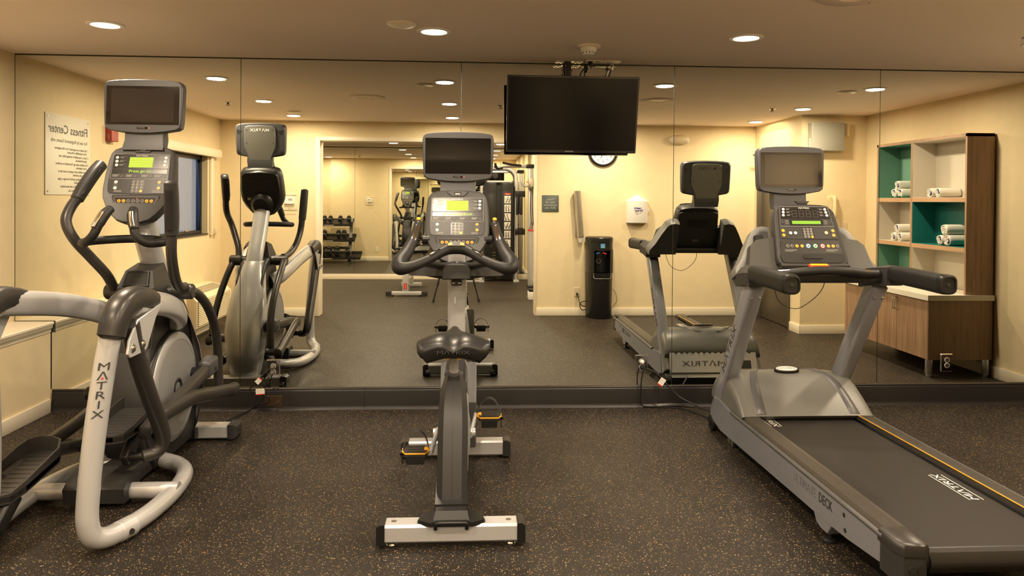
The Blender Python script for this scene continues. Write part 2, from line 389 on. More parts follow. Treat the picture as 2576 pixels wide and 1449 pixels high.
# ------------------------------------------------------------------ room shell
HC = 2.452; XL, XR, YB, YA = -1.52, 6.04, -4.17, -8.46
def sbox(name, lo, hi, m, parent=None, bev=0):
    o = obj(name, box(nb(), lo, hi, bev), m, parent, sharp=38 if bev else 0)
    if parent is None: o['kind'] = 'structure'
    return o
sbox('floor', (-3.4, -8.7, -.1), (6.3, .2, 0), 'floor')
sbox('ceiling', (-3.4, -8.7, HC), (6.3, .2, HC+.1), 'ceiling')
sbox('wall_front', (-1.72, 0, 0), (6.24, .2, HC), 'wall')
sbox('wall_right', (XR, -3.0, 0), (6.24, 0, HC), 'wall')
# left wall with the window opening
WY0, WY1, WZ0, WZ1 = -3.73, -2.30, 1.045, 1.975
wl = struct('wall_left', (XL, 0, 0))
for lo, hi in (((-1.72, -4.35, 0), (XL, 0, WZ0)), ((-1.72, -4.35, WZ1), (XL, 0, HC)), ((-1.72, WY1, WZ0), (XL, 0, WZ1)), ((-1.72, -4.35, WZ0), (XL, WY0, WZ1))):
    sbox('wall_section', lo, hi, 'wall', wl)
# back wall with the wide opening to the weights alcove
OX0, OX1, OZ = -.29, 2.425, 2.205
wb = struct('wall_back', (0, YB, 0))
sbox('wall_section', (XL, YB-.18, 0), (OX0-.02, YB, HC), 'wall', wb)
sbox('wall_section', (OX1+.02, YB-.18, 0), (5.29, YB, HC), 'wall', wb)
sbox('wall_section', (OX0-.02, YB-.18, OZ+.02), (OX1+.02, YB, HC), 'wall', wb)
tr = struct('trim_1', (OX0, YB, 0))
for lo, hi in (((OX0-.055, YB-.19, 0), (OX0, YB+.012, OZ+.05)), ((OX1, YB-.19, 0), (OX1+.022, YB+.012, OZ+.05)), ((OX0, YB-.19, OZ), (OX1, YB+.012, OZ+.05))):
    sbox('casing', lo, hi, 'trim', tr, .004)
# return wall with the door, and the wall of the entry niche
NY = -2.83
wr = struct('wall_return', (5.29, NY, 0))
DY0, DY1, DZ = -4.06, -3.08, 2.12
sbox('wall_section', (5.29, DY1, 0), (5.46, NY, HC), 'wall', wr)
sbox('wall_section', (5.29, -4.35, 0), (5.46, DY0, HC), 'wall', wr)
sbox('wall_section', (5.29, DY0, DZ), (5.46, DY1, HC), 'wall', wr)
sbox('wall_niche', (5.46, -3.0, 0), (6.24, NY, HC), 'wall')
dr = struct('door_1', (5.29, DY0, 0))
sbox('door_leaf', (5.325, DY0+.035, .008), (5.37, DY1-.035, DZ-.035), 'door', dr, .003)
sbox('door_jamb', (5.27, DY0, 0), (5.46, DY0+.032, DZ), 'door', dr, .003)
sbox('door_jamb', (5.27, DY1-.032, 0), (5.46, DY1, DZ), 'door', dr, .003)
sbox('door_head', (5.27, DY0+.032, DZ-.032), (5.46, DY1-.032, DZ), 'door', dr, .003)
for z in (.25, 1.0, 1.8): obj('hinge', cyl(nb(), (5.318, DY0+.038, z), (5.318, DY0+.038, z+.1), .008, n=10), 'steel', dr)
b = nb(); cyl(b, (5.325, DY1-.1, .98), (5.27, DY1-.1, .98), .011, n=10); cyl(b, (5.278, DY1-.1, .98), (5.278, DY1-.22, .98), .009, n=10)
obj('door_handle', b, 'steel', dr)
# alcove shell
sbox('light_leak_blocker', (5.47, DY0-.2, 0), (5.55, DY1+.05, HC), 'wall')  # unseen panel added behind the door to stop sky light leaking under it
sbox('wall_alcove_back', (-3.2, YA-.2, 0), (2.9, YA, HC), 'wall')
sbox('wall_alcove_right', (2.70, YA, 0), (2.9, YB-.18, HC), 'wall')
sbox('wall_alcove_left', (-3.0, YA, 0), (-2.8, YB-.08, HC), 'wall')
sbox('wall_alcove_side', (-2.8, YB-.08, 0), (-1.72, YB+.1, HC), 'wall')
# baseboards
def bboard(name, lo, hi, m='trim'):
    return sbox(name, lo, hi, m, None, .004)
bboard('baseboard_back', (OX1+.022, YB, 0), (5.28, YB+.014, .10))
bboard('baseboard_back_left', (XL, YB, 0), (OX0-.055, YB+.014, .10))
bboard('baseboard_return', (5.276, DY1, 0), (5.29, NY+.014, .10))
bboard('baseboard_niche', (5.29, NY, 0), (XR, NY+.014, .10))
bboard('baseboard_right', (XR-.014, NY+.014, 0), (XR, -.024, .10))
bboard('baseboard_alcove', (-2.8, YA, 0), (2.70, YA+.016, .10))
bboard('baseboard_alcove_right', (2.686, YA+.016, 0), (2.70, YB-.19, .10))
bboard('baseboard_alcove_side', (-1.70, YB-.195, 0), (OX0-.055, YB-.18, .10))
# cove base under the mirrors, in lengths with a butt joint
cb = struct('baseboard_front', (0, 0, 0))
prof = [(0, .150), (-.010, .153), (-.016, .150), (-.018, .145), (-.013, .141), (-.013, .137), (-.016, .134), (-.018, .128), (-.018, .028), (-.022, .010), (-.030, .0), (0, 0)]
for x0, x1 in ((-1.262, .86), (.862, 2.95), (2.952, 6.025)):
    obj('cove_base', prism(nb(), prof, 'x', x0, x1), 'cove', cb, sharp=50)
# ledge along the left wall
lg = struct('trim_2', (-1.39, -1.2, 0))
LX = -1.272
sbox('ledge_front', (XL, -2.42, 0), (LX, -.012, .55), 'wall', lg)
lp = [(XL, .622), (LX+.018, .622), (LX+.024, .617), (LX+.024, .604), (LX+.016, .598), (LX+.016, .585), (LX+.010, .572), (LX+.004, .566), (LX+.004, .550), (XL, .550)]
obj('ledge_top', prism(nb(), lp, 'y', -2.42, -.012), 'trim', lg, sharp=30)
sbox('ledge_baseboard', (LX, -2.42, 0), (LX+.014, -.032, .095), 'trim', lg, .004)
# window in the left wall
wn = struct('window_1', (XL, -3.0, WZ0))
FX = -1.615
for lo, hi in (((FX-.03, WY0, WZ0), (FX+.03, WY0+.05, WZ1)), ((FX-.03, WY1-.05, WZ0), (FX+.03, WY1, WZ1)), ((FX-.03, WY0+.05, WZ0), (FX+.03, WY1-.05, WZ0+.05)), ((FX-.03, WY0+.05, WZ1-.05), (FX+.03, WY1-.05, WZ1)), ((FX-.02, -3.045, WZ0+.05), (FX+.02, -2.995, WZ1-.05))):
    sbox('window_frame', lo, hi, 'bronze', wn, .004)
sbox('pane', (FX-.004, WY0+.05, WZ0+.05), (FX+.004, -3.045, WZ1-.05), 'glass', wn)
sbox('pane', (FX-.004, -2.995, WZ0+.05), (FX+.004, WY1-.05, WZ1-.05), 'glass', wn)
sbox('window_sill', (FX+.03, WY0, WZ0-.004), (XL+.012, WY1, WZ0+.012), 'bronze', wn, .003)
b = nb(); box(b, (FX+.03, -3.3, WZ0+.05), (FX+.05, -3.18, WZ0+.065), .003); obj('window_latch', b, 'steel', wn)
sh = thing('roller_shade', 'cream roller shade cassette and side channel over the window', 'shade', (XL, -3.05, 1.97))
obj('cassette', prism(nb(), [(XL+.003, 1.965), (XL+.07, 1.965), (XL+.078, 1.98), (XL+.078, 2.04), (XL+.066, 2.062), (XL+.003, 2.062)], 'y', -4.0, -2.2), 'trim', sh)
obj('side_channel', box(nb(), (XL+.003, -3.86, 1.03), (XL+.03, -3.78, 1.965), .004), 'trim', sh)
b = nb(); cyl(b, (XL+.035, -3.93, 1.93), (XL+.035, -3.93, 1.09), .003, n=6); obj('pull_chain', b, 'trim', sh)
obj('chain_tension_device', box(nb(), (XL+.003, -3.96, 1.03), (XL+.04, -3.90, 1.11), .006), 'beige', sh)
sbox('exterior_wall', (-3.5, -7.2, -1.0), (-3.4, 1.6, 2.35), 'stucco')
sbox('exterior_ground', (-3.4, -7.2, -1.05), (-1.72, 1.6, -1.0), 'stucco')
# mirrors
mr = thing('wall_mirror', 'floor-to-ceiling frameless mirror in five panels above the black cove base', 'mirror', (2.2, 0, .153))
xs = [LX+.006, 0, 1.524, 3.048, 4.572, 6.03]
for i, (a, c) in enumerate(zip(xs, xs[1:])):
    poly = [(a+.0022, .156), (c-.0022, .156), (c-.0022, HC-.012), (a+.0022, HC-.012)]
    if i == 0: poly = [(a, .156), (c-.0022, .156), (c-.0022, HC-.012), (XL+.012, HC-.012), (XL+.012, .626), (LX+.03, .626), (LX+.03, .545), (a, .545)]
    obj('mirror_panel', prism(nb(), poly, 'y', -.007, -.001), 'mirror', mr, sharp=0)
obj('mirror_backing', prism(nb(), [(XL+.003, .156), (6.038, .156), (6.038, HC-.001), (XL+.003, HC-.001)], 'y', -.0009, -.0001), 'mirror_edge', mr, sharp=0)
am = thing('alcove_mirror', 'tall frameless mirror on the far wall of the weights alcove', 'mirror', (0, YA, .10))
xs = [-2.75, -1.85, -.52, .82, 2.16, 2.68]
for a, c in zip(xs, xs[1:]):
    obj('mirror_panel', box(nb(), (a+.002, YA+.001, .112), (c-.002, YA+.007, HC-.03)), 'mirror', am, sharp=0)
obj('mirror_channel', box(nb(), (-2.75, YA, .10), (2.685, YA+.010, .112)), 'steel', am, sharp=0)
obj('mirror_backing', box(nb(), (-2.76, YA+.0001, .112), (2.685, YA+.0009, HC-.012)), 'mirror_edge', am, sharp=0)

# ------------------------------------------------------------------ ceiling fittings
def downlight(x, y, label, alc=False):
    t = thing('recessed_downlight', label, 'ceiling light', (x, y, HC), 'recessed ceiling downlights')
    obj('trim_ring', lathe(nb(), [(.060, -.0005), (.098, -.0005), (.099, -.003), (.096, -.006), (.076, -.008), (.073, -.004), (.060, -.003)], (x, y, HC), n=32), 'white', t)
    obj('lens', lathe(nb(), [(.0, -.0045), (.05, -.0045), (.073, -.0045), (.073, -.0030), (.0, -.0030)], (x, y, HC), n=32), 'lens', t)
    ld = bpy.data.lights.new('downlight_lamp', 'AREA'); ld.shape = 'DISK'; ld.size = .14; ld.energy = LAMP_W*(1.0 if not alc else .95); ld.color = LAMP_COL
    ld.spread = math.radians(178)
    lo = bpy.data.objects.new('downlight_lamp', ld); C.objects.link(lo); lo.parent = t; lo.location = (0, 0, -.010)
rows = ('first row from the mirror', 'middle row', 'row nearest the alcove'); cols = ('far left', 'centre-left', 'centre-right', 'far right')
for j, y in enumerate((-.92, -2.29, -3.55)):
    for i, x in enumerate((-.475, 1.376, 3.222, 5.05)):
        downlight(x, y, 'bright recessed downlight, %s lamp of the %s' % (cols[i], rows[j]))
for j, y in enumerate((-4.85, -6.2, -7.6)):
    for i, x in enumerate((-1.68, .27, 2.12)):
        downlight(x, y, 'recessed downlight in the alcove, %s lamp of its %s row' % (('left', 'middle', 'right')[i], ('front', 'middle', 'rear')[j]), True)
def blank(x, y, label, rad=.082):
    o = obj('ceiling_cover_plate', lathe(nb(), [(rad-.006, 0), (rad, -.002), (rad, -.006), (rad*.8, -.016), (rad*.4, -.020), (.0, -.021)], (x, y, HC), n=32), 'trim')
    return tag(o, label, 'cover plate', 'round ceiling cover plates')
blank(1.205, -1.09, 'shallow domed round cover plate beside the centre-left front downlight')
blank(-.39, -3.2, 'domed round cover plate beside the far left downlight nearest the alcove')
blank(4.9, -1.1, 'domed round cover plate beside the far right front downlight')
def speaker(x, y, label):
    t = thing('ceiling_speaker', label, 'speaker', (x, y, HC), 'flush ceiling speakers')
    obj('speaker_ring', lathe(nb(), [(.175, 0), (.178, -.003), (.172, -.007), (.085, -.007), (.08, -.003)], (x, y, HC), n=40), 'ceiling', t)
    obj('speaker_grille', lathe(nb(), [(.082, -.001), (.080, -.004), (.0, -.005)], (x, y, HC), n=32), 'trim', t)
    for a in (40, 160, 280):
        q = V((x+.15*math.cos(math.radians(a)), y+.15*math.sin(math.radians(a)), HC-.0065)); obj('screw', cyl(nb(), q, q-V((0, 0, .002)), .004, n=8), 'inkbrown', t)
speaker(.60, -1.93, 'flush round ceiling speaker seen mirrored behind the exercise bike')
speaker(3.40, -1.84, 'flush round ceiling speaker above the treadmill, right of the television')
def sprinkler(x, y, label):
    t = thing('fire_sprinkler', label, 'sprinkler', (x, y, HC), 'fire sprinklers')
    obj('escutcheon', lathe(nb(), [(.038, 0), (.040, -.002), (.036, -.005), (.018, -.007)], (x, y, HC), n=24), 'steel', t)
    b = nb(); cyl(b, (x, y, HC), (x, y, HC-.018), .011, .008, n=10); obox(b, (x+.010, y, HC-.022), ((1, 0, 0), (0, 1, 0), (0, 0, 1)), (.002, .004, .010)); obox(b, (x-.010, y, HC-.022), ((1, 0, 0), (0, 1, 0), (0, 0, 1)), (.002, .004, .010))
    obj('sprinkler_frame', b, 'brass', t)
    obj('deflector', lathe(nb(), [(.0, -.031), (.017, -.031), (.017, -.034), (.0, -.035)], (x, y, HC), n=14), 'brass', t)
sprinkler(-.88, -2.47, 'small fire sprinkler near the left wall, mirrored above the console screen')
sprinkler(4.745, -2.34, 'small fire sprinkler near the niche, left of the far right downlight')
sprinkler(1.90, -2.40, 'small fire sprinkler mirrored just left of the hanging television')
sprinkler(-.9, -5.3, 'small fire sprinkler on the alcove ceiling near the dumbbell rack')
t = thing('smoke_detector', 'cream round smoke detector on the ceiling above the television', 'smoke detector', (2.331, -.60, HC))
c = (2.331, -.60, HC)
obj('mounting_plate', lathe(nb(), [(.074, 0), (.076, -.004), (.070, -.010), (.048, -.014)], c, n=36), 'trim', t)
obj('detector_body', lathe(nb(), [(.048, -.012), (.050, -.020), (.049, -.034), (.040, -.040), (.038, -.052), (.030, -.056), (.010, -.059), (0, -.060)], c, n=36), 'white', t)
for k in range(12):
    a = 2*math.pi*k/12; q = V(c)+V((.0385*math.cos(a), .0385*math.sin(a), -.046)); d = V((math.cos(a), math.sin(a), 0))
    obj('vent_slot', obox(nb(), q, (d, V((-d.y, d.x, 0)), V((0, 0, 1))), (.002, .006, .0028)), 'dark', t)

# ------------------------------------------------------------------ wall outlets on the mirror, cords
def outlet(x, z, label, m='chrome', y=-.007):
    t = thing('power_outlet', label, 'outlet', (x, y, z))
    F = Fr((x, y, z)); b = nb(); plate(b, F, rrect(-.046, -.066, .046, .066, .004), 0, .007, .006); obj('cover_plate', b, m, t)
    for s in (1, -1):
        p = obj('receptacle', plate(nb(), F, disc2(0, .020*s, .0165, 20), .006, .010), 'beige' if m != 'chrome' else 'dark', t)
        rim = nb(); band(rim, F, disc2(0, .020*s, .0165, 20), disc2(0, .020*s, .0185, 20), .006, .009); obj('receptacle_rim', rim, 'paper', t)
        b = nb()
        for du in (-.006, .006): plate(b, F, rrect(du-.001, .020*s-.001, du+.001, .020*s+.007, .0005, 1), .010, .0105)
        obj('slot', b, 'ink', p)
    obj('screw', plate(nb(), F, disc2(0, 0, .003, 10), .006, .009), 'screw', t)
    return t
outlet(.229, .286, 'chrome outlet plate on the mirror beside the elliptical, two plugs in it')
outlet(2.828, .306, 'chrome outlet plate on the mirror left of the treadmill, two plugs in it')
outlet(5.099, .304, 'empty chrome outlet plate on the mirror at far right')
def cord(name, pts, parent, rad=.004, plug=None, tagat=None, rot=0.5, flip=1):
    t = obj(name, tube(nb(), pts, rad, 8, 7), 'black', parent)
    if plug:
        p, d, m = plug; d = V(d).normalized(); b = nb(); p = V(p)
        loft(b, [circ(p+d*h, *frame_of(d)[:2], q, q*.9, 12) for h, q in ((0, .0155), (.014, .0165), (.018, .013), (.030, .009), (.045, .006))]); obj('plug', b, m, t)
    if tagat:
        c_, u_, v_, w_, h_ = tagat; F = Fr(c_, u_, v_)
        obj('warning_tag', plate(nb(), F, [(-w_, -h_), (w_, -h_), (w_, h_), (-w_, h_)], -.0004, .0004), 'paper', t)
        obj('tag_red_strip', plate(nb(), F, [(-w_, -h_*flip), (w_, -h_*flip), (w_, -h_*flip*.72), (-w_, -h_*flip*.72)][::flip], .0004, .0008), 'inkred', t)
        b = nb()
        for k in range(5):
            for q in range(4):
                uu = -w_*.78+q*w_*.42; plate(b, F, rrect(uu, h_*(.62-.25*k), uu+w_*.32, h_*(.62-.25*k)+h_*.05, .0003, 1), .0004, .0007)
        obj('tag_small_print', b, 'inkgrey', t, kind='stuff')
    return t
t = thing('coaxial_wall_plate', 'brown wall plate on the black base behind the elliptical', 'wall plate', (.232, -.0185, .062))
F = Fr((.232, -.0185, .062)); obj('cover_plate', plate(nb(), F, rrect(-.06, -.040, .06, .040, .004), 0, .006, .004), 'brass', t)
obj('coaxial_connector', cyl(nb(), F.P(.036, -.002, .004), F.P(.036, -.002, .020), .005, n=8), 'steel', t)
for s in (-.024, .024): obj('screw', cyl(nb(), F.P(0, s, .005), F.P(0, s, .008), .003, n=8), 'brass', t)
t = obj('loose_cove_flap', loft(nb(), [[V((x, -.040, .004+.010*math.sin((x-2.84)*9)**2)), V((x, -.028, .020+.008*math.sin((x-2.84)*7)**2)), V((x, -.026, .019+.008*math.sin((x-2.84)*7)**2)), V((x, -.038, .003+.010*math.sin((x-2.84)*9)**2))] for x in [2.84+.03*k for k in range(14)]]), 'cove')
tag(t, 'peeling strip of black cove base lying on the floor left of the treadmill', 'strip')
# ------------------------------------------------------------------ parts shared by the three cardio machines
def mirror_pts(right): return right + [(-u, v) for u, v in reversed(right) if abs(u) > 1e-6]
def sym(right_top_to_bottom):
    """closed outline from its right half listed from top centre to bottom centre"""
    r_ = right_top_to_bottom
    return [p for p in r_] + [(-u, v) for u, v in reversed(r_) if abs(u) > 1e-6]
def ccw(poly):
    a = sum(p[0]*q[1]-q[0]*p[1] for p, q in zip(poly, poly[1:]+poly[:1]))
    return poly if a > 0 else list(reversed(poly))
KEYMESH = {}
def key(parent, F, u, v, r, m, name='button', w=.0, h=.003):
    b = nb(); plate(b, F, disc2(u, v, r, 14), w, w+h, .001); return obj(name, b, m, parent)
def pill(u0, v0, u1, v1): return rrect(u0, v0, u1, v1, min(u1-u0, v1-v0)/2*.98, 5)
def outline(b, F, poly, w, t=.0012):
    cu = sum(p[0] for p in poly)/len(poly); cv = sum(p[1] for p in poly)/len(poly)
    mx = max(max(abs(p[0]-cu), abs(p[1]-cv)) for p in poly); mn = min(max(abs(p[0]-cu), abs(p[1]-cv)) for p in poly)
    inner = []
    n = len(poly)
    for i, p in enumerate(poly):
        a = V((*poly[i-1], 0)); c_ = V((*poly[(i+1) % n], 0)); d = (c_-a).normalized(); inner.append((p[0]-d.y*t*-1*-1, p[1]+d.x*t))
    band(b, F, poly, inner, w, w+.0006)

def cardio_tv(root, cx, y, ztop, dim):
    F = Fr((cx, y, ztop-.147), (1, 0, 0), (0, math.sin(.05), math.cos(.05)))
    out = ccw(sym([(0, .147), (.08, .1455), (.15, .141), (.190, .134), (.203, .122), (.2075, .10), (.2055, .0), (.202, -.09), (.197, -.116), (.18, -.128), (.12, -.139), (.06, -.145), (0, -.147)]))
    b = nb(); loft(b, [[F.P(u, v, w) for u, v in scaled(out, s)] for s, w in ((.972, .0), (.992, -.004), (1, -.014), (1, -.050), (.985, -.062), (.93, -.072))])
    tv = obj('television_head', b, 'tvgrey', root)
    b = nb(); plate(b, F, rrect(-.190, -.100, .190, .108, .004), .0001, .0022); scr = obj('screen_glass', b, 'screen_bike' if dim else 'screen', tv)
    b = nb(); plate(b, F, rrect(-.164, -.086, .164, .093, .001), .0022, .0026); obj('screen_panel', b, 'screen_bike' if dim else 'screen_lcd', tv)
    b = nb(); plate(b, F, pill(-.028, -.1235, .030, -.1130), .0, .0012); obj('logo_badge', b, 'blackgloss', tv)
    txt('lettering', BRAND, .0075, F, -.004, -.1182, 'inkgrey', tv, .0014, sx=1.25)
    B_ = Fr(F.P(0, 0, -.072), (-1, 0, 0), F.v)
    bp = ccw(sym([(0, .122), (.095, .120), (.118, .112), (.126, .098), (.130, .0), (.128, -.06), (.112, -.098), (.098, -.13), (.088, -.165), (.076, -.176), (0, -.178)]))
    b = nb(); plate(b, B_, bp, -.012, .010, .004); bk = obj('back_cover', b, 'tvback', tv)
    brand(B_, 0, .082, .033, 'inkwhite', tv, .0106, bold=.0006)
    b = nb(); plate(b, B_, [(-.004, .073), (.004, .073), (0, .079)], .0106, .0115); obj('red_dot', b, 'inkred', tv)
    b = nb()
    for s in (-1, 1):
        for v0 in (.085, -.025): cyl(b, B_.P(.108*s, v0, .008), B_.P(.108*s, v0, .0115), .0042, n=8)
    obj('cover_screw', b, 'dark', tv)
    for s in (-1, 1):
        b = nb()
        for k in range(6): plate(b, B_, [(s*(.148+.004*k), .075-.006*k), (s*(.190-.0*k), .088-.006*k), (s*(.190), .0855-.006*k), (s*(.148+.004*k), .0725-.006*k)][::s], -.001, .0006)
        for k in range(6): plate(b, B_, [(s*(.150+.006*k), -.118+.008*k), (s*.186, -.112+.006*k), (s*.186, -.1145+.006*k), (s*(.150+.006*k), -.1205+.008*k)][::s], -.001, .0006)
        obj('vent_louvres', b, 'black', tv)
    # neck between television and console
    b = nb(); zt, zb = -.125, -.235
    loft(b, [[F.P(-.098, zt, -.02), F.P(.098, zt, -.02), F.P(.105, zt, -.075), F.P(-.105, zt, -.075)],
             [F.P(-.100, -.18, -.022), F.P(.100, -.18, -.022), F.P(.105, -.18, -.085), F.P(-.105, -.18, -.085)],
             [F.P(-.108, zb, -.005), F.P(.108, zb, -.005), F.P(.098, zb, -.082), F.P(-.098, zb, -.082)]])
    obj('television_neck', b, 'tvgrey', root, sharp=30)
    return F, tv

def cardio_console(root, cx, yc, zc, tilt, message, lower):
    """console of the elliptical and the exercise bike; (cx, yc, zc) is the middle of its face"""
    F = Fr((cx, yc, zc), (1, 0, 0), (0, math.sin(tilt), math.cos(tilt)))
    out = ccw(sym([(0, .222), (.06, .221), (.12, .214), (.150, .202), (.166, .180), (.174, .14), (.180, .05), (.181, -.03), (.174, -.075), (.150, -.125), (.115, -.172), (.085, -.200), (.045, -.214), (0, -.218)]))
    b = nb(); loft(b, [[F.P(u, v, w) for u, v in scaled(out, s)] for s, w in ((.945, .0), (.975, .002), (.995, -.006), (1, -.020), (.985, -.055), (.94, -.075), (.86, -.088))])
    hs = obj('console_housing', b, 'console', root)
    back = ccw(sym([(0, .205), (.13, .19), (.155, .165), (.165, .03), (.15, -.08), (.09, -.18), (0, -.2)]))
    B_ = Fr(F.P(0, 0, -.086), (-1, 0, 0), F.v)
    b = nb(); loft(b, [[B_.P(u, v, w) for u, v in scaled(back, s)] for s, w in ((1, -.03), (.98, .0), (.93, .012), (.9, .012))]); bk = obj('console_back', b, 'black', root)
    b = nb(); outline(b, B_, rrect(-.115, .105, .115, .150, .02, 4), .012, .004); obj('vent_rim', b, 'char', bk)
    b = nb(); plate(b, B_, rrect(.07, -.055, .115, -.035, .002), .012, .0126); obj('serial_label', b, 'paper', bk)
    b = nb(); loft(b, [circ(B_.P(0, -.09, w), B_.u, B_.v, a, a*1.05, 24) for w, a in ((.0, .105), (.02, .098), (.045, .078), (.06, .06))]); obj('mast_collar', b, 'black', bk)
    # face
    fp = ccw(sym([(0, .178), (.10, .174), (.135, .166), (.148, .15), (.152, .1), (.155, .0), (.150, -.04), (.140, -.052), (0, -.056)]))
    b = nb(); plate(b, F, fp, .001, .0035); fc = obj('facia_panel', b, 'facia', root)
    b = nb(); plate(b, F, rrect(-.144, .088, .144, .168, .008), .0035, .0041); obj('display_window', b, 'faciablack', fc)
    b = nb(); outline(b, F, rrect(-.148, .028, .148, .171, .008), .0042, .0012); obj('facia_outline', b, 'keyring', fc)
    b = nb()
    for i in range(22):
        for j in range(10):
            u = -.059+i*.118/21; v = .097+j*.053/9; plate(b, F, rrect(u-.0024, v-.0025, u+.0024, v+.0025, .0006, 1), .0042, .0046)
    obj('dot_matrix_display', b, 'led', fc, sharp=0, kind='stuff')
    b = nb(); plate(b, F, rrect(-.0615, .0938, .0615, .1535, .002), .0038, .0043); obj('display_backing', b, 'lcdgreen', fc)
    txt('lettering', BRAND, .0115, F, 0, .1615, 'inkwhite', fc, .0045, sx=1.45)
    b = nb(); plate(b, F, rrect(-.142, .060, .142, .084, .001), .0035, .0040); obj('message_window', b, 'faciablack', fc)
    txt('lettering', message, .0215, F, .0, .0725, 'ledtext', fc, .0042, sx=1.15)
    for i, uu in enumerate((-.088, -.018, .062, .130)):
        b = nb(); plate(b, F, rrect(uu-.007, .0365, uu+.007, .0515, .0015), .0035, .0050); obj('selector_button', b, 'keydark', fc)
        b = nb()
        for k in range(3): plate(b, F, rrect(uu-.050, .0505-.0045*k, uu-.022+(.008 if k == 0 else 0), .0525-.0045*k, .0003, 1), .0036, .0040)
        obj('small_print', b, 'inkgrey', fc, kind='stuff')
    for s in (-1, 1):
        for k in range(3):
            v = .150-.0215*k; key(fc, F, s*(.127-.001*k), v, .0082, 'white', 'program_button', .0041)
            b = nb(); plate(b, F, rrect(min(s*.112, s*.078), v+.006, max(s*.112, s*.078), v+.0068, .0002, 1), .0042, .0046); plate(b, F, rrect(min(s*.112, s*.092), v-.0015, max(s*.112, s*.092), v+.0015, .0002, 1), .0042, .0046); obj('small_print', b, 'inkgrey', fc, kind='stuff')
    b = nb(); plate(b, F, rrect(-.036, -.050, .034, .022, .006), .0035, .0039); kp = obj('keypad_window', b, 'faciablack', fc)
    for j in range(4):
        for i in range(3):
            u = -.0225+.0215*i; v = .0125-.0175*j
            last = (i == 2 and j == 3)
            key(kp, F, u, v, .0088, 'amber' if last else 'keyring', 'keypad_button', .0039, .0012)
            if not last:
                key(kp, F, u, v, .0076, 'keydark', 'keypad_button_face', .0045, .0012)
                txt('lettering', ('C' if (i, j) == (0, 3) else '0') if j == 3 else str(1+i+3*j), .0105, F, u, v, 'inkwhite', kp, .0060)
    for s, m in ((-1, 'white'), (1, 'amber')):
        u = -.113 if s < 0 else .111
        b = nb(); plate(b, F, pill(u-.0125, -.035, u+.0125, .022), .0035, .0039); outline(b, F, pill(u-.0125, -.035, u+.0125, .022), .0038, .001); obj('key_surround', b, 'keydark', fc)
        for v, g in ((.010, '+' if s < 0 else '\u25b2'), (-.0235, '-')):
            key(fc, F, u, v, .0088, m, 'adjust_button', .0039)
            b = nb(); plate(b, F, rrect(u-.004, v-.0007, u+.004, v+.0007, .0002, 1), .0069, .0073)
            if v > 0: plate(b, F, rrect(u-.0007, v-.004, u+.0007, v+.004, .0002, 1), .0069, .0073)
            obj('button_sign', b, 'ink', fc)
    b = nb()
    for s in (-1, 1):
        for k in range(3): plate(b, F, rrect(min(s*.118, s*.078), -.046-.0+.0045*k, max(s*.118, s*.078), -.0445+.0045*k, .0003, 1), .0036, .004)
    obj('small_print', b, 'inkgrey', fc, kind='stuff')
    # raised usb hood at the top edge
    b = nb(); plate(b, F, ccw([(-.062, .206), (-.036, .180), (.036, .180), (.062, .206), (.03, .214), (-.03, .214)]), -.001, .006, .003); us = obj('media_port', b, 'console', root)
    b = nb(); plate(b, F, rrect(-.021, .188, .021, .206, .002), .006, .0066); obj('port_recess', b, 'dark', us)
    b = nb(); plate(b, F, rrect(-.014, .1895, .014, .198, .001), .0066, .0070); obj('port_sign', b, 'inkgrey', us)
    # lower angled panel
    L_ = Fr(F.P(0, -.058, .004), (1, 0, 0), F.v*math.cos(.16)+F.n*-math.sin(.16)*-1)
    lp = ccw(sym([(0, -.004), (.118, -.004), (.124, -.012), (.100, -.085), (.085, -.128), (.05, -.137), (0, -.140)]))
    b = nb(); plate(b, L_, lp, -.03, .003, .002); lw = obj('lower_panel', b, 'console', root)
    b = nb(); plate(b, L_, ccw(sym([(0, -.014), (.108, -.014), (.112, -.020), (.096, -.056), (.09, -.060), (0, -.062)])), .003, .0037); obj('lower_facia', b, 'facia', lw)
    b = nb(); outline(b, L_, ccw(sym([(0, -.014), (.108, -.014), (.112, -.020), (.096, -.056), (.09, -.060), (0, -.062)])), .0036, .0012); obj('facia_outline', b, 'keyring', lw)
    for k in range(8):
        u = -.083+.0237*k; am_ = k in (0, 1, 6, 7)
        key(lw, L_, u, -.037, .0092, 'amber' if am_ else 'keyring', 'button', .0037, .002)
        if not am_: key(lw, L_, u, -.037, .0080, 'keydark', 'button_face', .0050, .0012)
        b = nb(); plate(b, L_, [(u-.003, -.040), (u+.003, -.040), (u, -.034)], .0065, .0068); obj('button_sign', b, 'ink' if am_ else 'inkgrey', lw)
    if lower:
        for u, m in ((-.041, 'bluekey'), (0, 'greenkey'), (.041, 'red')):
            key(lw, L_, u, -.088, .0128, m, 'key_ring', .003, .002); key(lw, L_, u, -.088, .0098, 'white', 'main_button', .005, .002)
            b = nb(); plate(b, L_, rrect(u-.005, -.091, u+.005, -.085, .0015), .0071, .0075); obj('button_sign', b, 'inkgrey', lw)
    key(lw, L_, .008, -.024, .0022, 'redled', 'indicator_lamp', .0037, .001)
    return F

# ------------------------------------------------------------------ elliptical trainer
EX = -.168
el = thing('elliptical_trainer', 'silver and charcoal elliptical trainer at left with screen and two long moving handles', 'elliptical', (EX, -1.3, 0))
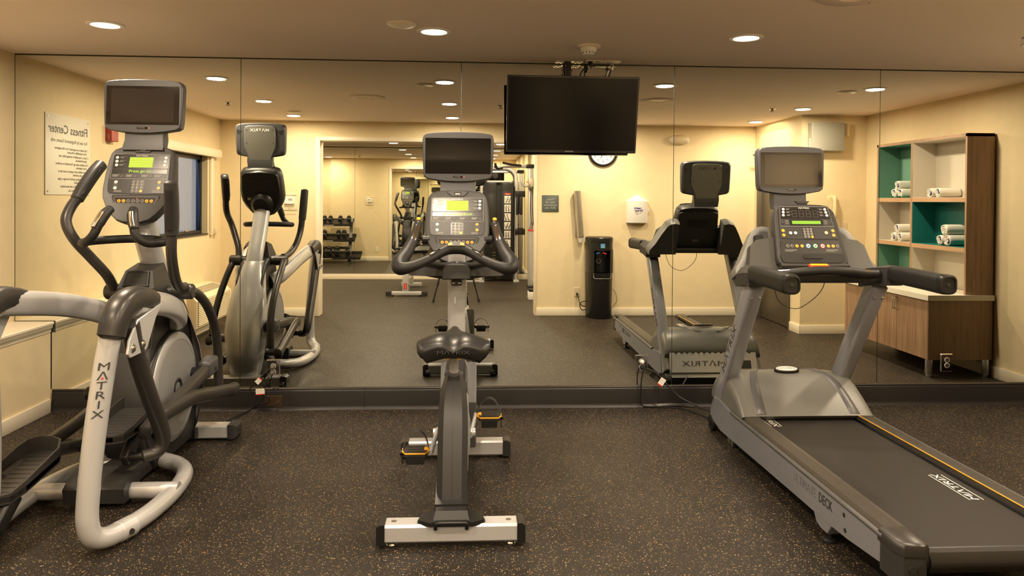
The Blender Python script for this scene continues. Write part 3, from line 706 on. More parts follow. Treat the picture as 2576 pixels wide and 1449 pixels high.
# front stabiliser
b = nb(); prism(b, [(-.575, .020), (-.565, .012), (-.66, .012), (-.668, .020), (-.668, .082), (-.66, .092), (-.585, .092), (-.575, .082)], 'x', EX-.30, EX+.30); obj('front_stabiliser', b, 'silver', el, sharp=30)
for s in (-1, 1):
    b = nb(); loft(b, [[V((EX+s*x, y, z)) for y, z in ((-.57+d, .012+d), (-.672-d*0+d*.2, .010+d), (-.674+d, .096-d), (-.566-d, .098-d))] for x, d in ((.297, 0), (.33, 0), (.350, .012))])
    ec = obj('end_cap', b, 'char', el)
    b = nb(); cyl(b, (EX+s*.338, -.545, .032), (EX+s*.305, -.545, .032), .030, n=18, bev=.004); obj('transport_wheel', b, 'black', ec)
    b = nb(); 
    for q in (-.635, -.605): cyl(b, (EX+s*.3475, q, .055), (EX+s*.3525, q, .055), .008, n=10)
    obj('cap_bolt', b, 'dark', ec)
# base spine and rear cross tube
b = nb(); prism(b, [(-.60, .085), (-1.2, .115), (-1.50, .135), (-1.62, .12), (-1.66, .06), (-1.62, .02), (-.62, .02)], 'x', EX-.085, EX+.085, .02, 3)
obj('base_spine', b, 'char', el)
b = nb(); loft(b, [[V((x, y, z)) for y, z in ((-1.50, .03), (-1.66, .03), (-1.67, .10), (-1.62, .135), (-1.50, .13))] for x in (EX-.14, EX+.14)]); obj('spine_shoe', b, 'char', el)
b = nb(); tube(b, [(EX-.40, -1.58, .06), (EX+.36, -1.58, .06)], .036, 16, sm=False, rv=.040, round_end=False); obj('cross_tube', b, 'silver', el)
# two floor loops that rise as the rear uprights
for s in (1, -1):
    def m_(p): return V((EX+(p[0]-EX)*s, p[1], p[2]))
    low = [(-.045, -1.17, .062), (.05, -1.215, .052), (.125, -1.33, .047), (.160, -1.56, .046), (.150, -1.80, .046), (.115, -1.965, .046)]
    upr = [(.115, -1.965, .046), (.078, -2.055, .050), (.047, -2.10, .075), (.033, -2.115, .13), (.030, -2.11, .22), (.040, -2.085, .45), (.068, -2.055, .75), (.095, -2.035, .94)]
    b = nb(); tube(b, [m_(p) for p in low], .041, 18, 8, round_end=False); obj('floor_loop', b, 'silver', el)
    b = nb(); tube(b, [m_(p) for p in upr], .0435, 18, 8, round_end=False); up_ = obj('rear_upright', b, 'silver', el)
    b = nb(); q0, q1 = m_((.128, -1.93, .046)), m_((.100, -2.005, .0465)); cyl(b, q0, q1, .0455, n=20, bev=.003); obj('joint_sleeve', b, 'silver', up_)
    q = m_((.128, -1.968, .046)); b = nb(); cyl(b, q+V((.030*s, -.028, 0)), q+V((.022*s, -.022, 0)), .012, n=12); obj('joint_bolt', b, 'dark', up_)
    # stacked letters down the upright, facing rearwards
    for k, ch in enumerate(BRAND):
        z = .774-.0386*k; t_ = (z-.45)/.30; cx_ = .040+(.028)*max(t_, -.9)*.93; cyy = -2.085+.030*t_
        ax = V((.40*s, -.92, 0)).normalized()
        cpt = m_((cx_, cyy, z)); F = Fr(cpt+ax*.0435, (ax.y*-1, ax.x, 0) if True else 0, (.10*s, .10, 1))
        txt('lettering', ch, .046, F, 0, 0, 'ink', up_, .0014, sx=1.45)
        if k == 1:
            bb = nb(); plate(bb, F, disc2(0, -.008, .0045, 10), .001, .0026); obj('red_dot', bb, 'inkred', up_)
    # curved arm from the tower to the top of the upright
    arm = [(-.06, -1.00, .785), (.0, -1.08, .820), (.045, -1.25, .885), (.075, -1.48, .945), (.10, -1.75, .99), (.115, -1.90, 1.01)]
    b = nb(); tube(b, [m_(p) for p in arm], .040, 18, 8, rv=.058, ref=V((0, 0, 1)), e=2.6, round_end=False); obj('frame_arm', b, 'silver', el)
    # dark cap over the joint
    cap = [(.112, -1.70, .995), (.115, -1.80, 1.018), (.115, -1.90, 1.030), (.110, -1.985, 1.012), (.104, -2.035, .965), (.098, -2.058, .895)]
    b = nb(); tube(b, [m_(p) for p in cap], [.040, .048, .052, .053, .052, .050], 20, 6, rv=.042, e=2.8); cp = obj('joint_cap', b, 'gun', el)
    b = nb(); xo = .150
    pl = [(-1.70, .985), (-1.95, .945), (-2.03, .87), (-2.045, .815), (-2.02, .795), (-1.88, .795), (-1.855, .81), (-1.77, .93)]
    prism(b, pl, 'x', m_((xo, 0, 0)).x, m_((xo+.010, 0, 0)).x, .002, 1); bp_ = obj('pivot_plate', b, 'silver', el)
    for yy, zz in ((-2.0, .832), (-1.905, .832)):
        b = nb(); c0 = m_((xo+.010, yy, zz)); loft(b, [circ(c0+V((s*h, 0, 0)), V((0, 1, 0)), V((0, 0, 1)), q, q, 14) for h, q in ((0, .019), (.003, .019), (.009, .013), (.011, .006))])
        obj('plate_bolt', b, 'chrome', bp_)
    # hanging link down to the pedal beam
    hang = [(.128, -1.955, .93), (.126, -1.90, .80), (.124, -1.77, .59), (.122, -1.625, .385), (.118, -1.585, .30), (.095, -1.60, .252), (.045, -1.63, .242)] if s > 0 else \
           [(.128, -1.965, .93), (.126, -2.02, .78), (.124, -2.10, .52), (.122, -2.19, .27), (.118, -2.20, .19), (.095, -2.18, .15), (.045, -2.15, .15)]
    b = nb(); tube(b, [m_(p) for p in hang], [.037, .037, .036, .035, .033, .030, .030], 16, 7, rv=.040, e=2.3); obj('hanging_link', b, 'gun', el)
    q = m_((.052, hang[-1][1], hang[-1][2])); b = nb(); cyl(b, q, q-V((s*.10, 0, 0)), .022, n=14); obj('link_axle', b, 'black', el)
    q = m_((-.035, hang[-1][1], hang[-1][2])); b = nb(); obox(b, q+V((0, .05, .03)), ((1, 0, 0), V((0, .80, .6)), V((0, -.6, .8))), (.020, .085, .035), .012, 3); obj('pedal_bracket', b, 'black', el)
# pedals: right one forward and high, left one back and low
def ped(cx, y0, y1, z0, z1):
    L_ = y0-y1; dz = (z0-z1)/L_
    def P(x, y, w): return V((cx+x, y, z1+(y-y1)*dz+w))
    pts = [( .095, y1+.10), (.095, y0-.06), (.075, y0-.01), (.03, y0), (-.03, y0), (-.075, y0-.01), (-.095, y0-.06), (-.095, y1+.10), (-.08, y1+.02), (-.04, y1), (.04, y1), (.08, y1+.02)]
    b = nb(); loft(b, [[P(x, y, 0) for x, y in pts], [P(x, y, .022) for x, y in pts]]); pd = obj('pedal_plate', b, 'char', el)
    hts = [.045, .062, .080, .088, .088, .080, .070, .052, .034, .030, .030, .034]
    b = nb(); A = [[P(x, y, -.008) for x, y in pts], [P(x, y, h) for (x, y), h in zip(pts, hts)], [P(x*.90, y1+(y-y1)*.98+.005, h) for (x, y), h in zip(pts, hts)], [P(x*.90, y1+(y-y1)*.98+.005, .02) for (x, y), h in zip(pts, hts)]]
    skin(b, [ring(b, a) for a in A], False, False); obj('pedal_rim', b, 'gun', pd, sharp=50)
    b = nb()
    for k in range(9):
        yy = y1+.05+k*(L_-.11)/8; loft(b, [[P(x, yy+d, w) for d, w in ((0, .022), (0, .0235), (.022, .0235), (.022, .022))] for x in (-.072, .072)])
    obj('tread_ribs', b, 'gun', pd)
    return P
PR = ped(-.085, -1.34, -1.74, .385, .345); PL = ped(-.355, -1.72, -2.13, .285, .225)
# right side crank beam and link beam
b = nb(); tube(b, [(.035, -.76, .462), (.050, -.90, .452), (.060, -1.08, .432), (.055, -1.28, .405), (.035, -1.45, .372), (.03, -1.60, .345)], [.026, .030, .030, .030, .030, .026], 14, 6, rv=.036, e=2.6); obj('crank_beam', b, 'gun', el)
b = nb(); obox(b, (.035, -.735, .468), ((1, 0, 0), V((0, .99, .1)), V((0, -.1, .99))), (.040, .080, .052), .022, 3); cb_ = obj('crank_boss', b, 'tvgrey', el)
b = nb(); cyl(b, (.075, -.72, .455), (.079, -.72, .455), .012, n=12); obj('boss_bolt', b, 'dark', cb_)
b = nb(); tube(b, [(.125, -.545, .285), (.125, -.62, .298), (.120, -.72, .318), (.110, -.92, .352), (.098, -1.15, .392), (.070, -1.38, .390), (.045, -1.50, .372)], [.028, .028, .028, .029, .030, .028, .026], 14, 6, rv=.036, e=2.5); lk = obj('link_beam', b, 'gun', el)
b = nb(); tube(b, [(.125, -.525, .282), (.125, -.585, .290)], .032, 16, sm=False, rv=.040, e=2.6); obj('beam_end_cap', b, 'char', lk)
# left side beams
b = nb(); tube(b, [(-.43, -.95, .14), (-.44, -1.2, .17), (-.43, -1.5, .235), (-.42, -1.75, .265), (-.41, -1.95, .25)], .030, 14, 6, rv=.036, e=2.5); obj('crank_beam', b, 'gun', el)
b = nb(); tube(b, [(-.47, -.75, .34), (-.475, -.95, .32), (-.47, -1.25, .28), (-.455, -1.6, .27), (-.44, -1.8, .27)], .028, 14, 6, rv=.034, e=2.5); obj('link_beam', b, 'gun', el)
b = nb(); cyl(b, (-.42, -1.28, .18), (-.30, -1.28, .18), .038, n=16, bev=.006); obj('crank_axle', b, 'black', el)
# tower: dark core, silver side discs, silver front shield
core = [(-.66, .03), (-.64, .12), (-.655, .40), (-.70, .62), (-.78, .80), (-.88, .95), (-.98, .985), (-1.12, .975), (-1.22, .90), (-1.24, .80), (-1.265, .70), (-1.33, .60), (-1.375, .46), (-1.37, .30), (-1.33, .20), (-1.26, .10), (-1.22, .03)]
b = nb(); prism(b, core, 'x', EX-.105, EX+.105, .022, 3); obj('tower_shroud', b, 'char', el, sharp=45)
b = nb(); prism(b, [(-1.20, .885), (-1.255, .79), (-1.30, .62), (-1.35, .40), (-1.375, .22), (-1.30, .12), (-1.20, .14), (-1.12, .5)], 'x', EX-.128, EX+.095, .03, 3); obj('rear_shroud', b, 'char', el, sharp=50)
for s in (-1, 1):
    c0 = V((EX+s*.100, -1.045, .430)); ex = V((s, 0, 0)); b = nb()
    loft(b, [circ(c0+ex*h, V((0, 1, 0)), V((0, 0, 1)), q, q, 48) for h, q in ((0, .312), (.020, .312), (.028, .306))]); obj('disc_surround', b, 'black', el)
    b = nb(); loft(b, [circ(c0+ex*h, V((0, 1, 0)), V((0, 0, 1)), q, q*1.0, 48) for h, q in ((.02, .300), (.034, .298), (.042, .288), (.046, .262), (.0465, .258), (.0445, .256), (.047, .10), (.047, .02))]); dk = obj('side_disc', b, 'silver_matte', el)
    b = nb(); loft(b, [circ(c0+ex*h+V((0, 0, -.01)), V((0, 1, 0)), V((0, 0, 1)), q, q, 24) for h, q in ((.04, .056), (.050, .056), (.053, .048), (.048, .044), (.046, .02))]); hb = obj('disc_hub', b, 'char', dk)
    b = nb(); cyl(b, c0+ex*.03+V((0, .22*s, .02)), c0+ex*.13+V((0, .22*s, .02)), .035, n=16, bev=.004); obj('crank_stub', b, 'black', dk)
sh_z = [(.065, -.615, .100), (.12, -.600, .122), (.25, -.598, .148), (.42, -.612, .160), (.60, -.655, .150), (.75, -.718, .126), (.86, -.785, .106), (.93, -.835, .094), (.965, -.868, .086)]
b = nb(); secs = []
for z, y, hw in sh_z:
    secs.append([V((EX+hw*math.sin(a)*1.02 - .0, y-.055*(1-math.cos(a))*1.6, z)) for a in [math.radians(-88+11*k) for k in range(17)]])
rings_ = [ring(b, q) for q in secs]; skin(b, rings_, False, False, closed=False)
bmesh.ops.solidify(b, geom=b.faces[:], thickness=.010); obj('front_shield', b, 'silver', el, sharp=60)
b = nb(); loft(b, [[V((EX+hw*math.sin(math.radians(t)), y-.06*(1-math.cos(math.radians(t))), z)) for t in range(-90, 91, 15)]+[V((EX+hw, y-.12, z)), V((EX-hw, y-.12, z))] for z, y, hw in ((.03, -.605, .125), (.085, -.595, .118))]); obj('shield_skirt', b, 'black', el)
# mast
b = nb(); tube(b, [(EX, -.885, .86), (EX, -.945, 1.00), (EX, -1.06, 1.19), (EX, -1.145, 1.36), (EX, -1.165, 1.44)], .046, 24, 6, rv=.066, ref=V((1, 0, 0)), e=2.2, round_end=False); ms = obj('mast', b, 'silver', el)
F = Fr((EX+.049, -.985, 1.12), V((0, .56, -.83)), V((0, .83, .56)))
for s in (1, -1):
    Fm = Fr((EX+s*.0475, -1.005, 1.115), V((0, s*.535, -.845)) if s > 0 else V((0, .535, -.845))*1, V((0, .845, .535)) if s > 0 else V((0, -.845, -.535)))
    brand(Fm, 0, .0, .045, 'ink', ms, .0012, sx=1.5)
b = nb(); obox(b, (EX+.0, -1.172, 1.262), ((1, 0, 0), (0, .94, -.34), (0, .34, .94)), (.040, .028, .020), .008, 3); gb = obj('handlebar_clamp', b, 'silver', el)
b = nb(); cyl(b, (EX+.022, -1.194, 1.268), (EX+.022, -1.204, 1.272), .0075, n=12); obj('clamp_bolt', b, 'ink', gb)
# holder tray on top of the tower
b = nb(); loft(b, [[V((EX+x, y, z)) for x, y, z in q] for q in (
    [(-.115, -1.235, .92), (.115, -1.235, .92), (.105, -1.00, .93), (-.105, -1.00, .93)], [(-.095, -1.235, .995), (.095, -1.235, .995), (.085, -1.02, 1.05), (-.085, -1.02, 1.05)],
    [(-.070, -1.19, 1.085), (.070, -1.19, 1.085), (.070, -1.04, 1.115), (-.070, -1.04, 1.115)])]); ht = obj('holder_tray', b, 'char', el, sharp=25)
Fh = Fr((EX, -1.2125, 1.043), (1, 0, 0), V((0, .447, .894))); b = nb(); plate(b, Fh, ccw([(-.060, -.036), (.060, -.036), (.052, .036), (-.052, .036)]), .0, .0045); obj('holder_recess', b, 'dark', ht)
b = nb(); band(b, Fh, ccw([(-.067, -.043), (.067, -.043), (.058, .042), (-.058, .042)]), ccw([(-.060, -.036), (.060, -.036), (.052, .036), (-.052, .036)]), -.002, .009); obj('holder_rim', b, 'black', ht)
# pivot tube
b = nb(); cyl(b, (EX-.235, -1.055, .957), (EX+.235, -1.055, .957), .036, n=22); obj('pivot_tube', b, 'gun', el)
for s in (-1, 1):
    b = nb(); cyl(b, (EX+s*.132, -1.055, .957), (EX+s*.232, -1.055, .957), .043, n=22, bev=.005); pv = obj('pivot_hub', b, 'gun', el)
    b = nb()
    for a in (60, 240): q = V((EX+s*.2320, -1.055+.028*math.cos(math.radians(a)), .957+.028*math.sin(math.radians(a)))); cyl(b, q, q+V((s*.002, 0, 0)), .006, n=8)
    obj('hub_hole', b, 'dark', pv)
# moving handlebars
rb = [(.025, -1.075, .985), (.040, -1.17, .995), (.058, -1.27, 1.03), (.078, -1.36, 1.10), (.092, -1.425, 1.20), (.102, -1.445, 1.32)]
b = nb(); tube(b, rb, .0265, 16, 7, round_end=False); obj('moving_handlebar', b, 'gun', el)
b = nb(); tube(b, [(.101, -1.443, 1.29), (.106, -1.455, 1.38), (.110, -1.472, 1.48), (.113, -1.485, 1.55)], [.031, .033, .033, .031], 16, 6, e=2.6); gr = obj('handle_grip', b, 'char', el)
b = nb(); tube(b, [(.104, -1.482, 1.315), (.108, -1.495, 1.42), (.112, -1.510, 1.51)], .020, 12, 6, rv=.007); obj('grip_insert', b, 'rubber', gr)
lb = [(-.345, -1.095, .985), (-.362, -1.14, 1.06), (-.412, -1.21, 1.16), (-.462, -1.27, 1.255), (-.500, -1.275, 1.345), (-.498, -1.235, 1.42), (-.478, -1.18, 1.485)]
b = nb(); tube(b, lb, .0265, 16, 7, round_end=False); obj('moving_handlebar', b, 'gun', el)
b = nb(); tube(b, [(-.484, -1.20, 1.463), (-.472, -1.155, 1.525), (-.455, -1.085, 1.605), (-.443, -1.03, 1.655)], [.030, .033, .033, .031], 16, 6, e=2.6); gr = obj('handle_grip', b, 'char', el)
b = nb(); tube(b, [(-.470, -1.20, 1.490), (-.455, -1.142, 1.555), (-.438, -1.075, 1.628)], .020, 12, 6, rv=.007); obj('grip_insert', b, 'rubber', gr)
# lower rocker arms
b = nb(); tube(b, [(.045, -1.03, .955), (.055, -.95, .925), (.060, -.82, .84), (.055, -.68, .70), (.050, -.615, .55), (.050, -.60, .40), (.052, -.60, .30)], [.026, .026, .026, .026, .027, .028, .028], 16, 7); obj('rocker_arm', b, 'gun', el)
b = nb(); cyl(b, (.02, -.585, .285), (.125, -.585, .285), .030, n=18, bev=.005); obj('rocker_joint', b, 'char', el)
b = nb(); tube(b, [(-.375, -1.045, .945), (-.395, -.98, .86), (-.43, -.90, .70), (-.455, -.83, .52), (-.465, -.80, .38)], .026, 16, 7); obj('rocker_arm', b, 'gun', el)
b = nb(); cyl(b, (-.49, -.79, .345), (-.42, -.79, .345), .030, n=18, bev=.005); obj('rocker_joint', b, 'char', el)
# fixed handlebar with pulse grips
fx = [(-.250, -1.445, 1.345), (-.272, -1.462, 1.285), (-.318, -1.445, 1.248), (-.362, -1.38, 1.246), (-.340, -1.29, 1.250), (-.25, -1.235, 1.255), (EX, -1.21, 1.256), (-.085, -1.235, 1.255), (.004, -1.29, 1.250), (.026, -1.38, 1.246), (-.018, -1.445, 1.248), (-.064, -1.462, 1.285), (-.086, -1.445, 1.340)]
b = nb(); tube(b, fx, .0215, 14, 6, round_end=False); obj('fixed_handlebar', b, 'rubber', el)
for pts in ([(-.262, -1.458, 1.318), (-.248, -1.445, 1.352), (-.232, -1.428, 1.390), (-.212, -1.405, 1.420)], [(-.074, -1.458, 1.318), (-.086, -1.446, 1.352), (-.095, -1.430, 1.388), (-.100, -1.408, 1.418)]):
    b = nb(); tube(b, pts, [.022, .027, .027, .021], 16, 6); gp = obj('pulse_grip', b, 'char', el)
    q = [V(p)+V((.0, -.020, .013)) for p in pts[:3]]; b = nb(); tube(b, q, .012, 10, 6, rv=.0125); obj('pulse_sensor', b, 'chrome', gp)
ty = -1.145
cardio_console(el, EX, -1.205, 1.545, .34, 'Press go or', True)
TF, tvh = cardio_tv(el, EX, -1.15, 2.113, False)
key(tvh, TF, .034, -.1182, .0030, 'redled', 'power_lamp', .0012, .0008)
# ------------------------------------------------------------------ upright exercise bike
BX = 1.52
bk = thing('exercise_bike', 'upright exercise bike in the centre with wide black saddle and screen', 'exercise bike', (BX, -1.55, 0))
b = nb(); prism(b, [(-2.015, .030), (-2.022, .022), (-2.098, .022), (-2.105, .030), (-2.105, .088), (-2.096, .098), (-2.024, .098), (-2.015, .088)], 'x', BX-.285, BX+.285); rs = obj('rear_stabiliser', b, 'silver', bk, sharp=30)
for s in (-1, 1):
    b = nb(); loft(b, [[V((BX+s*x, y, z)) for y, z in ((-2.012+d, .016+d*.2), (-2.108-d*.2, .016+d*.2), (-2.110, .102-d), (-2.010, .102-d))] for x, d in ((.280, 0), (.300, 0), (.315, .010))]); obj('end_cap', b, 'black', rs)
    c0 = (BX+s*.255, -2.062, 0); b = nb(); lathe(b, [(.024, .0), (.025, .004), (.022, .010), (.012, .011), (.012, .024)], c0, n=16); obj('levelling_foot', b, 'chrome', rs)
    b = nb(); cyl(b, (BX+s*.245, -2.06, .0975), (BX+s*.245, -2.06, .0995), .012, n=14); obj('plug_cap', b, 'screw', rs)
b = nb(); prism(b, [(-.945, .022), (-.952, .014), (-1.018, .014), (-1.025, .022), (-1.025, .088), (-1.017, .097), (-.953, .097), (-.945, .088)], 'x', BX-.27, BX+.27); fs = obj('front_stabiliser', b, 'silver', bk, sharp=30)
for s in (-1, 1):
    b = nb(); loft(b, [[V((BX+s*x, y, z)) for y, z in ((-.942+d, .010), (-1.028-d*.2, .010), (-1.030, .100-d), (-.940, .100-d))] for x, d in ((.268, 0), (.295, 0), (.312, .010))]); ec = obj('end_cap', b, 'char', fs)
    b = nb(); cyl(b, (BX+s*.250, -.935, .030), (BX+s*.290, -.935, .030), .029, n=18, bev=.004); obj('transport_wheel', b, 'black', ec)
# spine shroud rising from the rear stabiliser to the seat post
sp_ = [(-2.045, .115), (-2.020, .20), (-1.985, .32), (-1.935, .44), (-1.880, .535), (-1.820, .610), (-1.775, .655)]
secs = []
for i, (y, z) in enumerate(sp_):
    dpt = .11+.045*math.sin(math.pi*i/6); w = (.069, .068, .0675, .068, .066, .058, .042)[i]; t_ = i/6
    q = [(-w, .045), (-w*.62, 0), (w*.62, 0), (w, .045), (w*.98, .045+dpt), (-w*.98, .045+dpt)]
    dy = math.cos(.35+.5*t_); dz = -math.sin(.1+.5*t_)*.6
    secs.append([V((BX+a, y+c_*dy, z+c_*dz)) for a, c_ in q])
b = nb(); loft(b, secs); sps = obj('spine_shroud', b, 'char', bk, sharp=22)
b = nb(); loft(b, [[p+V((dx, -.0015, 0)) for dx, p in ((-.0006, (s_[1]+s_[2])/2), (.0006, (s_[1]+s_[2])/2))]+[(s_[1]+s_[2])/2+V((.0006, .004, 0)), (s_[1]+s_[2])/2+V((-.0006, .004, 0))] for s_ in secs[:-1]]); obj('moulding_seam', b, 'black', sps)
b = nb()
for s in (-1, 1): cyl(b, secs[5][3 if s > 0 else 0]+V((-s*.010, .02, -.012)), secs[5][3 if s > 0 else 0]+V((s*.004, .02, -.012)), .010, n=10)
obj('shroud_screw', b, 'dark', sps)
b = nb(); loft(b, [[V((BX+x, y, z)) for x, y, z in q] for q in ([(-.072, -2.062, .095), (.072, -2.062, .095), (.072, -1.86, .095), (-.072, -1.86, .095)], [(-.072, -2.055, .165), (.072, -2.055, .165), (.070, -1.86, .23), (-.070, -1.86, .23)])]); obj('shroud_collar', b, 'black', bk)
b = nb(); loft(b, [[V((BX+x, y, z)) for x, y in ((-h, -2.085), (-h*.62, -2.118), (h*.62, -2.118), (h, -2.085), (h*.9, -2.01), (-h*.9, -2.01))] for z, h in ((.096, .145), (.112, .142), (.120, .09))]); fc = obj('foot_cover', b, 'black', bk)
b = nb(); loft(b, [[V((BX+x, y, z)) for x, y, z in q] for q in ([(-.078, -2.115, .110), (.078, -2.115, .110), (.072, -2.02, .12), (-.072, -2.02, .12)], [(-.068, -2.085, .150), (.068, -2.085, .150), (.066, -2.02, .165), (-.066, -2.02, .165)])]); obj('foot_cover_top', b, 'black', fc)
b = nb(); tube(b, fillet([(BX-.066, -2.115, .085), (BX-.066, -2.130, .116), (BX+.066, -2.130, .116), (BX+.066, -2.115, .085)], .015), .008, 10, sm=False); obj('carry_handle', b, 'black', bk)
# seat post, saddle
b = nb(); tube(b, [(BX, -1.735, .60), (BX, -1.79, .79)], .021, 8, sm=False, rv=.024, round_end=False); obj('seat_post', b, 'silver', bk, sharp=25)
b = nb(); loft(b, [circ(V((BX, -1.738, .645+h)), V((1, 0, 0)), V((0, 1, 0)), q, q, 16) for h, q in ((0, .045), (.014, .044), (.020, .036))]); obj('post_collar', b, 'tvgrey', bk)
SY, SZ = -1.83, .835
def saddle_ring(y, hw, zt, zb, groove):
    pts = []
    for k in range(13):
        t = -1+2*k/12; x = hw*t
        z = zt - (abs(t)**2.2)*.030 - groove*math.exp(-(x/.030)**2)
        pts.append(V((BX+x, y, z)))
    pts += [V((BX+hw*.97, y+.004, zt-.060)), V((BX+hw*.72, y+.008, zb)), V((BX+hw*.25, y+.012, zb+.020)), V((BX-hw*.25, y+.012, zb+.020)), V((BX-hw*.72, y+.008, zb)), V((BX-hw*.97, y+.004, zt-.060))]
    return pts
b = nb(); loft(b, [saddle_ring(*q) for q in ((-1.945, .125, .822, .775, .030), (-1.942, .150, .832, .755, .034), (-1.925, .164, .848, .742, .030), (-1.88, .166, .862, .748, .022), (-1.83, .155, .866, .760, .017), (-1.78, .112, .864, .775, .016), (-1.73, .066, .864, .785, .014), (-1.66, .040, .862, .795, .008), (-1.61, .032, .860, .805, .003), (-1.590, .020, .852, .822, 0))])
sd = obj('saddle', b, 'vinyl', bk, sharp=70)
b = nb()
for s in (-1, 1): obox(b, (BX+s*.026, -1.90, .764), ((1, 0, 0), (0, 1, 0), (0, 0, 1)), (.011, .012, .006), .003)
obj('adjuster', b, 'amber_trim', sd)
txt('lettering', BRAND, .024, Fr((BX, -1.953, .797), (1, 0, 0), (0, .25, 1)), 0, 0, 'black', sd, -.0002, sx=1.7, depth=.0006)
# drive housing
dh = [(-.965, .06), (-.960, .30), (-.985, .48), (-1.05, .60), (-1.14, .64), (-1.20, .60), (-1.26, .54), (-1.40, .52), (-1.58, .53), (-1.72, .50), (-1.80, .42), (-1.82, .30), (-1.78, .18), (-1.66, .11), (-1.30, .09), (-1.15, .06)]
b = nb(); prism(b, dh, 'x', BX-.050, BX+.050, .016, 3); obj('drive_housing', b, 'char', bk, sharp=45)
b = nb(); loft(b, [[V((BX+hw*math.sin(math.radians(t)), y-.05*(1-math.cos(math.radians(t))), z)) for t in range(-90, 91, 15)]+[V((BX+hw, y-.13, z)), V((BX-hw, y-.13, z))] for z, y, hw in ((.10, -.935, .098), (.20, -.928, .092), (.32, -.94, .084), (.44, -.965, .074), (.55, -1.0, .060), (.60, -1.04, .045))]); obj('front_fairing', b, 'silver', bk, sharp=50)
b = nb(); prism(b, [(-1.01, .10), (-1.14, .10), (-1.17, .36), (-1.12, .43), (-1.02, .55), (-.99, .40)], 'x', BX-.088, BX+.114, .010, 2); obj('front_shroud', b, 'hood_dark', bk, sharp=40)
for s in (-1, 1):
    c0 = V((BX+s*.046, -1.55, .315)); ex = V((s, 0, 0)); b = nb()
    loft(b, [circ(c0+ex*h, V((0, 1, 0)), V((0, 0, 1)), q, q, 40) for h, q in ((0, .192), (.016, .190), (.024, .178), (.026, .10), (.034, .06), (.034, .02))]); obj('side_disc', b, 'silver_matte', bk)
# cranks and pedals
def crank(s, py, pz):
    c0 = V((BX+s*.085, -1.55, .315)); p = V((BX+s*.105, py, pz)); d = (p-c0); dd = d.normalized()
    b = nb(); cyl(b, (BX+s*.06, -1.55, .315), (BX+s*.105, -1.55, .315), .022, n=16)
    u, v, w = frame_of(d, V((1, 0, 0))); loft(b, [circ(c0+dd*t, u, v, a, c_, 14) for t, a, c_ in ((-.026, .016, .010), (-.01, .026, .012), (.09, .019, .011), (d.length, .021, .011), (d.length+.018, .010, .008))]); ck = obj('crank_arm', b, 'silver', bk)
    b = nb(); cyl(b, p+V((s*.008, 0, 0)), p+V((s*.035, 0, 0)), .009, n=12); obj('pedal_axle', b, 'steel', ck)
    px = BX+s*.178; y0, y1 = py+.048, py-.048
    b = nb(); loft(b, [[V((px+a, y, pz+z)) for a, y in ((-.048, y1), (.048, y1), (.056, y1+.02), (.056, y0-.02), (.048, y0), (-.048, y0), (-.056, y0-.02), (-.056, y1+.02))] for z in (-.014, .010)]); pd = obj('pedal_body', b, 'char', bk)
    b = nb(); loft(b, [[V((px+a, y1-.002, pz+z)) for a, z in ((-.040, -.048), (.040, -.048), (.042, -.012), (-.042, -.012))], [V((px+a, y1+.05, pz+z)) for a, z in ((-.040, -.048), (.040, -.048), (.042, -.012), (-.042, -.012))]]); obj('pedal_weight', b, 'black', pd)
    b = nb(); poly = [(-.066, 0.012), (-.058, .012), (-.046, -.006), (.046, -.006), (.058, .012), (.066, .012)]
    tube(b, [V((px-.062, y0-.03, pz+.004)), V((px-.060, y1+.024, pz+.004)), V((px-.046, y1-.001, pz+.002)), V((px+.046, y1-.001, pz+.002)), V((px+.060, y1+.024, pz+.004)), V((px+.062, y0-.03, pz+.004))], .0042, 8, sm=False); obj('pedal_trim', b, 'amber_trim', pd)
    b = nb(); obox(b, (BX+s*.127, py, pz), ((1, 0, 0), (0, 1, 0), (0, 0, 1)), (.012, .018, .016), .005, 2); obj('pedal_hub', b, 'amber_trim', pd)
    b = nb()
    for k in range(4): obox(b, (px, y1+.018+k*.022, pz+.011), ((1, 0, 0), (0, 1, 0), (0, 0, 1)), (.040, .006, .002))
    obj('grip_ridges', b, 'gun', pd, kind='stuff')
    st = [V((px+.058*math.cos(a), py-.002+.060*math.sin(a), pz-.002+.080*math.sin(a))) for a in [math.radians(4+172*k/16) for k in range(17)]]
    b = nb(); loft(b, [[p_+V((0, -.015, 0)), p_+V((0, .015, 0)), p_+V((0, .015, 0))+(p_-V((px, py-.002, pz)))*.05, p_+V((0, -.015, 0))+(p_-V((px, py-.002, pz)))*.05] for p_ in st]); sb = obj('toe_strap', b, 'rubber', pd, sharp=60)
    b = nb()
    for k in range(1, 7):
        i = k if s > 0 else 16-k; p_ = st[i]+(st[i]-V((px, py-.002, pz)))*.03; obox(b, p_, ((1, 0, 0), (0, 1, 0), (0, 0, 1)), (.002, .009, .002))
    obj('strap_teeth', b, 'black', sb)
    b = nb(); cyl(b, (px+s*.055, py-.01, pz-.004), (px+s*.074, py-.01, pz-.004), .013, n=12); obj('strap_button', b, 'black', pd)
    b = nb(); obox(b, (px+s*.062, py-.01, pz-.030), ((1, 0, 0), (0, 1, 0), (0, 0, 1)), (.002, .008, .028)); obj('strap_tail', b, 'rubber', pd)
crank(1, -1.378, .346); crank(-1, -1.722, .284)
